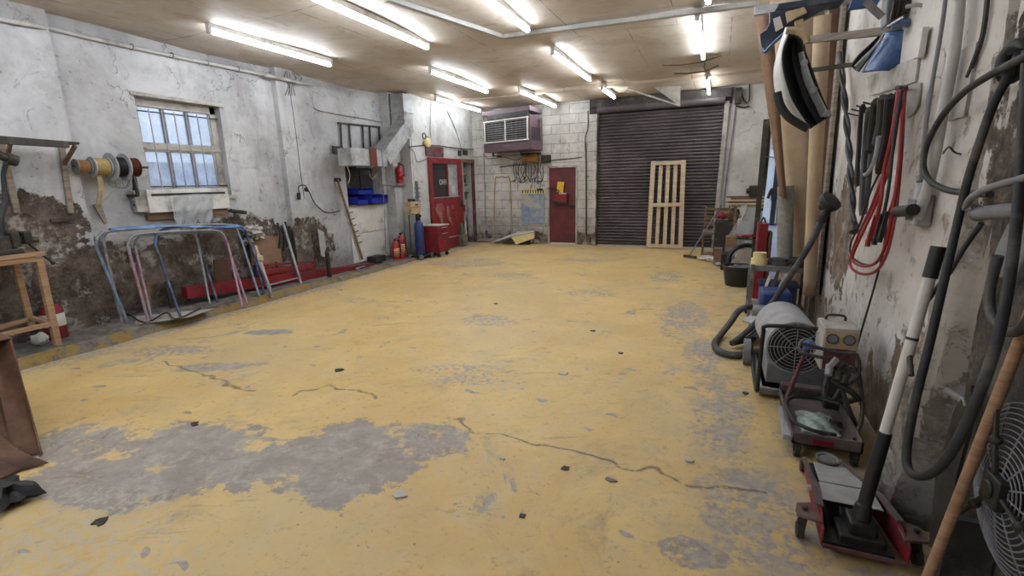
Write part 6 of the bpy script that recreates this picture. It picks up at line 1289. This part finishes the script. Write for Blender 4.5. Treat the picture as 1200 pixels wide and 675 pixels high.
L0, L1_ = B_, PY(945, 410, 3.5); b = MB(); b.tube([L0-V((0, 0, .02)), L0.lerp(L1_, .35), L1_], .014, 8); build('lever', b, 'dred', e)
b = MB(); b.ball(PY(947.5, 404, 3.5), .036, 1, .7, 1); build('knob', b, 'skyblue', e)
b = MB(); b.torus(PY(946, 406, 3.48), (.2, -1, .5), .05, .006, 24, 6); b.tube([PY(955, 405, 3.46), PY(975, 410, 3.4), PY(990, 416, 3.35)], .006, 6); build('knob_lead', b, 'grey', e)
b = MB(); b.tube([(x1-.04, y1-.1, .12), (.84, 3.25, .28), PY(975, 445, 3.3)], .018, 8); b.tube([(x1-.02, y0+.1, .12), (.86, 3.2, .22), (.87, 3.45, .4)], .012, 8); build('rear_strut', b, 'dmetal', e)
b = MB(); b.tube([(x0+.02, y0+.10, .17), (x0-.01, y0+.28, .19), (x0+.05, y0+.45, .18), (x0+.2, y0+.5, .17), (x1-.03, y0+.46, .17)], .011, 8); b.tube([(x0+.02, y0+.10, .17), (x0+.1, y0+.03, .17), (x0+.22, y0+.06, .15)], .011, 8); one('trolley_hose', b, 'rubber', 'black hose looped around on top of the low red trolley', 'hose')
b = MB(); 
def bagp(u, v): return V((x0+.06+u*.2, y0+.1+v*.3, .11+.035*math.sin(PI*u)*math.sin(PI*v)+.008*math.sin(u*14+v*11)))
b.grid(bagp, 14, 14); one('printed_bag', b, 'pgreen', 'pale green printed bag lying in the low red trolley', 'bag', solid=.012)
b = MB(); b.lump((x1-.12, y0+.25, .115), .05, 1.3, 1.6, .4, 3, .3); one('black_rag', b, 'black', 'black rag heap beside the printed bag on the trolley', 'rag')
# floor jack
e = thing('trolley_jack', 'red trolley jack with grey cover plates at the bottom right', 'trolley jack', (.63, 2.45, 0))
for sx in (-1, 1):
    def jx(t, k): return .615+.03*t*1.0+sx*(.095+.055*t)*k    # t 0 at the nose, 1 at the rear
    b = MB(); P_ = [V((jx(0, 1), 2.80, .03)), V((jx(0, 1), 2.80, .075)), V((jx(.3, 1), 2.62, .10)), V((jx(.55, 1), 2.45, .155)), V((jx(.85, 1), 2.26, .165)), V((jx(1, 1), 2.14, .12)), V((jx(1, 1), 2.14, .04)), V((jx(.5, 1), 2.48, .03))]
    b.prism(P_, (.008, 0, 0)); build('side_plate', b, 'red', e, bev=.002)
    b = MB(); b.beam(V((jx(.0, 1), 2.8, .078)), V((jx(.4, 1), 2.56, .12)), .022, .01); b.beam(V((jx(.4, 1), 2.56, .12)), V((jx(.6, 1), 2.42, .162)), .026, .01); b.beam(V((jx(.6, 1), 2.42, .162)), V((jx(.9, 1), 2.24, .166)), .026, .01); build('plate_lip', b, 'tray', e)
    b = MB(); c = V((jx(.5, 1)+sx*.012, 2.44, .12)); b.cyl(c, c+V((sx*.015, 0, 0)), .014, n=6); build('pivot_bolt', b, 'lgrey', e)
    b = MB(); xo = jx(.85, 1); b.prism([V((xo, 2.3, .13)), V((xo+sx*.085, 2.27, .125)), V((xo+sx*.095, 2.19, .12)), V((xo, 2.16, .125))], (0, 0, .012)); b.prism([V((xo, 2.3, .08)), V((xo+sx*.085, 2.27, .085)), V((xo+sx*.085, 2.27, .13)), V((xo, 2.3, .14))], (0, .006, 0)); build('outrigger', b, 'dred', e, bev=.002)
    b = MB(); c = V((xo+sx*.06, 2.23, .135)); b.cyl(c, c+V((0, 0, .018)), .012, n=6); build('outrigger_bolt', b, 'dmetal', e)
    b = MB(); c = V((xo+sx*.07, 2.22, .035)); b.cyl(c-V((.014, 0, 0)), c+V((.014, 0, 0)), .035, n=22); b.cyl(c-V((.017, 0, 0)), c+V((.017, 0, 0)), .015); b.beam(c, c+V((-sx*.01, .01, .09)), .035, .02); build('rear_castor', b, 'dmetal', e)
b = MB(); b.cyl((.505, 2.79, .032), (.53, 2.79, .032), .032, n=22); b.cyl((.70, 2.79, .032), (.725, 2.79, .032), .032, n=22); b.cyl((.53, 2.79, .032), (.70, 2.79, .032), .012); build('front_wheels', b, 'dmetal', e)
b = MB(); b.prism([V((.53, 2.78, .035)), V((.70, 2.78, .035)), V((.755, 2.14, .035)), V((.50, 2.14, .035))], (0, 0, .03)); build('underframe', b, 'black', e)
b = MB(); b.prism([V((.545, 2.70, .11)), V((.69, 2.70, .11)), V((.735, 2.46, .15)), V((.53, 2.46, .15))], (0, 0, .008)); build('lift_arm', b, 'galv', e, bev=.003)
b = MB(); b.lathe((.615, 2.735, .105), (0, 0, 1), [(.03, 0), (.052, .01), (.058, .022), (.058, .03), (.045, .03), (.04, .024)], 26); build('saddle', b, 'metal', e)
b = MB(); b.prism([V((.525, 2.45, .152)), V((.74, 2.45, .152)), V((.75, 2.31, .150)), V((.515, 2.31, .150))], (0, 0, .006)); build('rear_cover', b, 'galv', e, bev=.003)
b = MB(); b.cyl((.585, 2.33, .09), (.71, 2.33, .09), .045); b.box((.56, 2.16, .04), (.73, 2.29, .10)); b.box((.60, 2.18, .09), (.70, 2.29, .15)); b.cyl((.65, 2.235, .14), (.655, 2.245, .215), .038, .03); build('pump_body', b, 'black', e, bev=.008)
b = MB(); b.box((.5, 2.12, .045), (.79, 2.13, .06)); build('rear_bar', b, 'dred', e)
Bp = V((.655, 2.245, .19)); Tp = PX(1100, 289, .80); d = Tp-Bp
def hp(px_y):   # point of the handle seen at picture row y
    best = min((abs(proj_y(Bp+d*k/200)-px_y), k) for k in range(201)); return Bp+d*best[1]/200
def proj_y(p):
    v = p-CAMP; c = Xc*v.x+Yc*v.y+Zc*v.z; return 337.5+FPX*c.y/c.z
o = MB(); o.cyl(Bp, hp(600), .018); ho = build('handle_bar', o, 'lgrey', e)
b = MB(); b.cyl(hp(606), hp(507), .026); build('lower_grip', b, 'black', ho)
b = MB(); b.cyl(hp(508), hp(322), .0205); build('white_sleeve', b, 'white', ho)
b = MB(); b.cyl(hp(398), hp(396), .0215); build('joint_ring', b, 'dmetal', ho)
b = MB(); b.cyl(hp(325), Tp, .025); build('upper_grip', b, 'black', ho)
# black hoses
def hose(nm, lb, pts, r, mt):
    b = MB(); b.tube([PX(*p) for p in pts], r, 12, 5); return one(nm, b, mt, lb, 'hose')
hose('rubber_hose', 'long black hose hanging in a deep loop beside the jack handle', [(1196, 60, .90), (1180, 92, .90), (1163, 125, .89), (1147, 170, .88), (1133, 215, .87), (1120, 270, .85), (1106, 330, .78), (1090, 400, .74), (1075, 460, .71), (1064, 515, .69), (1063, 545, .68), (1075, 558, .68), (1098, 550, .69), (1125, 512, .72), (1150, 455, .75), (1172, 385, .78), (1188, 290, .82), (1197, 190, .85), (1204, 60, .88)], .0145, 'rubber')
hose('rubber_hose', 'black hose curving in a C shape from the wall ring', [(1210, 62, .86), (1186, 74, .86), (1160, 88, .88), (1130, 108, .90), (1105, 135, .91), (1088, 165, .91), (1082, 192, .90), (1089, 211, .90), (1108, 222, .90), (1132, 226, .90), (1160, 228, .91)], .0135, 'rubber')
hose('grey_hose', 'grey hose arching over the thick grey pipe end', [(1210, 206, .84), (1180, 214, .84), (1155, 222, .84), (1138, 232, .85), (1132, 244, .87), (1142, 243, .88)], .012, 'grey')
hose('grey_hose', 'thin dark hose slanting down behind the deep black loop', [(1150, 262, .93), (1130, 290, .92), (1112, 320, .9), (1088, 350, .80), (1072, 378, .77), (1066, 410, .75), (1068, 440, .74)], .010, 'hose')
hose('grey_hose', 'dark hose bend at the right edge below the grey funnel', [(1170, 300, .86), (1160, 340, .86), (1162, 370, .85), (1178, 388, .84), (1198, 385, .83), (1214, 360, .83)], .015, 'hose')
b = MB(); b.torus(PX(1188, 72, .93), (1, .15, 0), .055, .022, 30, 10); b.cyl(PX(1186, 60, .999), PX(1186, 60, .88), .012); one('hose_ring', b, 'rubber', 'dusty rubber ring hung on a peg at the upper right edge', 'ring')
b = MB(); b.cyl(PX(1212, 245, .90), PX(1146, 250, .90), .026, n=22); b.torus(PX(1146, 250, .90), (0, 1, -.1), .026, .005, 22, 6); one('wall_pipe', b, 'grey', 'thick grey pipe end pointing left from the right edge', 'pipe')
b = MB(); b.prism([PX(x, y, .9) for x, y in ((1180, 262), (1200, 250), (1200, 300), (1186, 330), (1158, 322), (1166, 292))], (.03, 0, 0)); one('dust_funnel', b, 'grey', 'angular grey sheet bracket hanging below the thick grey pipe', 'bracket', bev=.006)
b = MB(); b.tube([PX(1105, 180, .95), PX(1112, 172, .9), PX(1118, 178, .92), PX(1126, 181, .95)], .004, 6); one('wire_hook', b, 'dmetal', 'small twisted wire hook on the wall above the C shaped hose', 'hook')
# wooden pole
P1, P2 = PY(1089, 672, 1.93), PY(1203, 380, 1.95); d_ = (P2-P1); foot = P1-d_*(P1.z/d_.z); b = MB(); b.cyl(foot+d_*.001, P2+d_*.8, .017, n=14); one('wooden_pole', b, 'woodp', 'round wooden pole leaning across the fan at the right edge', 'pole')
# fan
XF = .93; C_ = PX(1170, 574, XF-.05); C_.x = XF; Rf = 1.2*abs(PX(1172, 466, XF).z-C_.z)
e = thing('wall_fan', 'big dusty cage fan standing at the lower right edge', 'fan', (XF, C_.y, 0))
b = MB()
for k in range(2, 17): b.torus((XF-.05*(1-(k/16)**2), C_.y, C_.z), (1, 0, 0), Rf*k/16, .0026, 44, 5)
for k in range(12):
    t = 2*PI*k/12; pts = [(XF-.05*(1-(q/6)**2), C_.y+math.cos(t)*Rf*q/6, C_.z+math.sin(t)*Rf*q/6) for q in range(1, 7)]; b.tube(pts, .003, 5, 0)
build('wire_cage', b, 'grey', e)
b = MB(); b.lathe((XF+.0, C_.y, C_.z), (1, 0, 0), [(Rf*1.0, 0), (Rf*1.02, .01), (Rf*1.02, .045), (Rf*.98, .045), (Rf*.98, .01)], 44); build('shroud', b, 'hose', e)
b = MB(); b.box((XF-.075, C_.y-.05, C_.z-.055), (XF-.0, C_.y+.05, C_.z+.05)); b.cyl((XF-.085, C_.y, C_.z), (XF-.07, C_.y, C_.z), .03); build('motor_box', b, 'black', e, bev=.006)
for a in (70, 190, 310):
    t = math.radians(a); q = V((XF-.055, C_.y+math.cos(t)*Rf, C_.z+math.sin(t)*Rf)); b = MB(); b.tube([V((XF-.06, C_.y, C_.z)), q], .008, 6, 0); b.ball(q.lerp(V((XF-.06, C_.y, C_.z)), .45), .018); build('strut', b, 'dmetal', e)
for k in range(4):
    b = MB(); t0 = 2*PI*k/4+.4
    def blade(u, v): t = t0+u*.9; r = Rf*(.12+.78*v); return V((XF+.012+.025*(u-.5), C_.y+math.cos(t)*r, C_.z+math.sin(t)*r))
    b.grid(blade, 6, 6); build('blade', b, 'hose', e, solid=.004)
zb_ = max(.02, C_.z-Rf*1.02)
for q in (-.2, .17): b = MB(); b.box((XF-.08, C_.y+q, 0), (XF+.06, C_.y+q+.03, zb_+.05)); build('foot', b, 'hose', e)
b = MB(); b.prism([PX(1138, 452, .93), PX(1118, 480, .93), PX(1096, 560, .9), PX(1088, 640, .86), PX(1110, 650, .90), PX(1120, 560, .93), PX(1136, 500, .94)], (.012, 0, 0)); one('fan_side_sheet', b, 'dmetal', 'curved dark sheet metal side standing left of the cage fan', 'sheet')
b = MB(); b.tube([PX(1108, 456, .86), PX(1118, 462, .88), PX(1128, 468, .9)], .012, 6); b.tube([PX(1124, 470, .88), PX(1128, 466, .88), PX(1131, 476, .88)], .005, 6); one('grey_spout', b, 'lgrey', 'short pale tube stub between hose loop and fan', 'tube')
# ================================================================== LEFT FOREGROUND
e = thing('leather_cover', 'brown leather like cover draped to the floor at the left edge', 'cover', (-4.2, 1.25, 0))
hem = [(46, 534), (20, 536), (26, 548), (50, 545), (30, 553), (10, 560), (-20, 566), (-50, 575)]
topz = .62
def cov(hemp, a, c, mt, nm, ph):
    H_ = catmull([PZ(x, y, .015) for x, y in hemp], 6); n = len(H_)
    def f(u, v):
        p = H_[min(int(round(u*(n-1))), n-1)]; t_ = V(a).lerp(V(c), u); q = p.lerp(t_, v); k = v**.5
        q = V((p.x+(t_.x-p.x)*k, p.y+(t_.y-p.y)*k, q.z)); return q+V((.02*math.sin(u*17+ph)*math.sin(v*3), .03*math.sin(u*13+ph)*(1-v), 0))
    b = MB(); b.grid(f, n-1, 16); build(nm, b, mt, e, solid=.006)
cov([(47, 535), (28, 533), (8, 538), (-30, 548)], (-4.45, 1.55, topz), (-4.9, 1.4, topz), 'tarp', 'rear_fold', 0)
cov([(50, 545), (30, 547), (18, 553), (-10, 566), (-40, 580)], (-4.35, 1.15, topz), (-4.6, .95, topz), 'tarp', 'front_fold', 2)
b = MB(); b.grid(lambda u, v: (-4.45-.45*u+.0, 1.55-.4*v+.0*u, topz+.02*math.sin(u*6)), 6, 6); build('top_fold', b, 'tarp', e, solid=.01)
b = MB(); b.box((-4.85, 1.0, 0.001), (-4.5, 1.42, topz-.03)); build('covered_box', b, 'black', e)
b = MB(); b.lump(PZ(8, 578, .05), .09, 1.5, 1, .6, 6, .4); one('dark_cloth', b, 'black', 'dark crumpled cloth at the left edge in front of the brown cover', 'cloth')
# ---------------- debris on the floor
for i, (x, y, r, mt, lb) in enumerate(((469, 580, .042, 'paper', 'pale stone chip at the right edge of the large worn grey patch'), (660, 438, .05, 'paper', 'flat whitish disc of debris in the middle of the floor'),
     (228, 497, .035, 'dmetal', 'dark crumb with a pale top between the left cover and the worn patch'), (663, 549, .03, 'dmetal', 'dark leaf shaped flake just below the long crack'), (589, 538, .02, 'paper', 'tiny pale chip left of the long crack'),
     (695, 388, .03, 'black', 'small black flake in the middle distance'), (807, 540, .028, 'paper', 'pale scrap right of the long crack'), (873, 461, .035, 'dmetal', 'dark lump near the right wall equipment'), (728, 414, .03, 'dmetal', 'dark grit spot right of the whitish disc'),
     (581, 356, .035, 'black', 'dark flake near the far middle of the floor'), (117, 612, .04, 'dmetal', 'dark splinter on the grey patch at the lower left'), (397, 434, .05, 'dmetal', 'dark splinter above the short crack'), (770, 596, .0, 'lgrey', ''),
     (120, 549, .0, 'grey', ''), (612, 605, .02, 'black', 'tiny black chip at the lower middle of the floor'), (716, 563, .03, 'woodg', 'brownish chip below the long crack, near the lower right'))):
    if not r: continue
    b = MB(); p = PZ(x, y, .001); b.flatplate(p, r, .006 if mt != 'paper' else .01, i, 8); one('floor_chip', b, mt, lb, 'chip')
EXPO = 0.6
# ------------------------------------------------------------------ light and render look
w = bpy.data.worlds.new('world'); scn.world = w; w.use_nodes = True
w.node_tree.nodes['Background'].inputs[0].default_value = lin('dfe6f1'); w.node_tree.nodes['Background'].inputs[1].default_value = 1.35
scn.view_settings.view_transform = 'Standard'; scn.view_settings.look = 'None'; scn.view_settings.exposure = EXPO; scn.view_settings.gamma = 1; scn.view_settings.use_curve_mapping = False
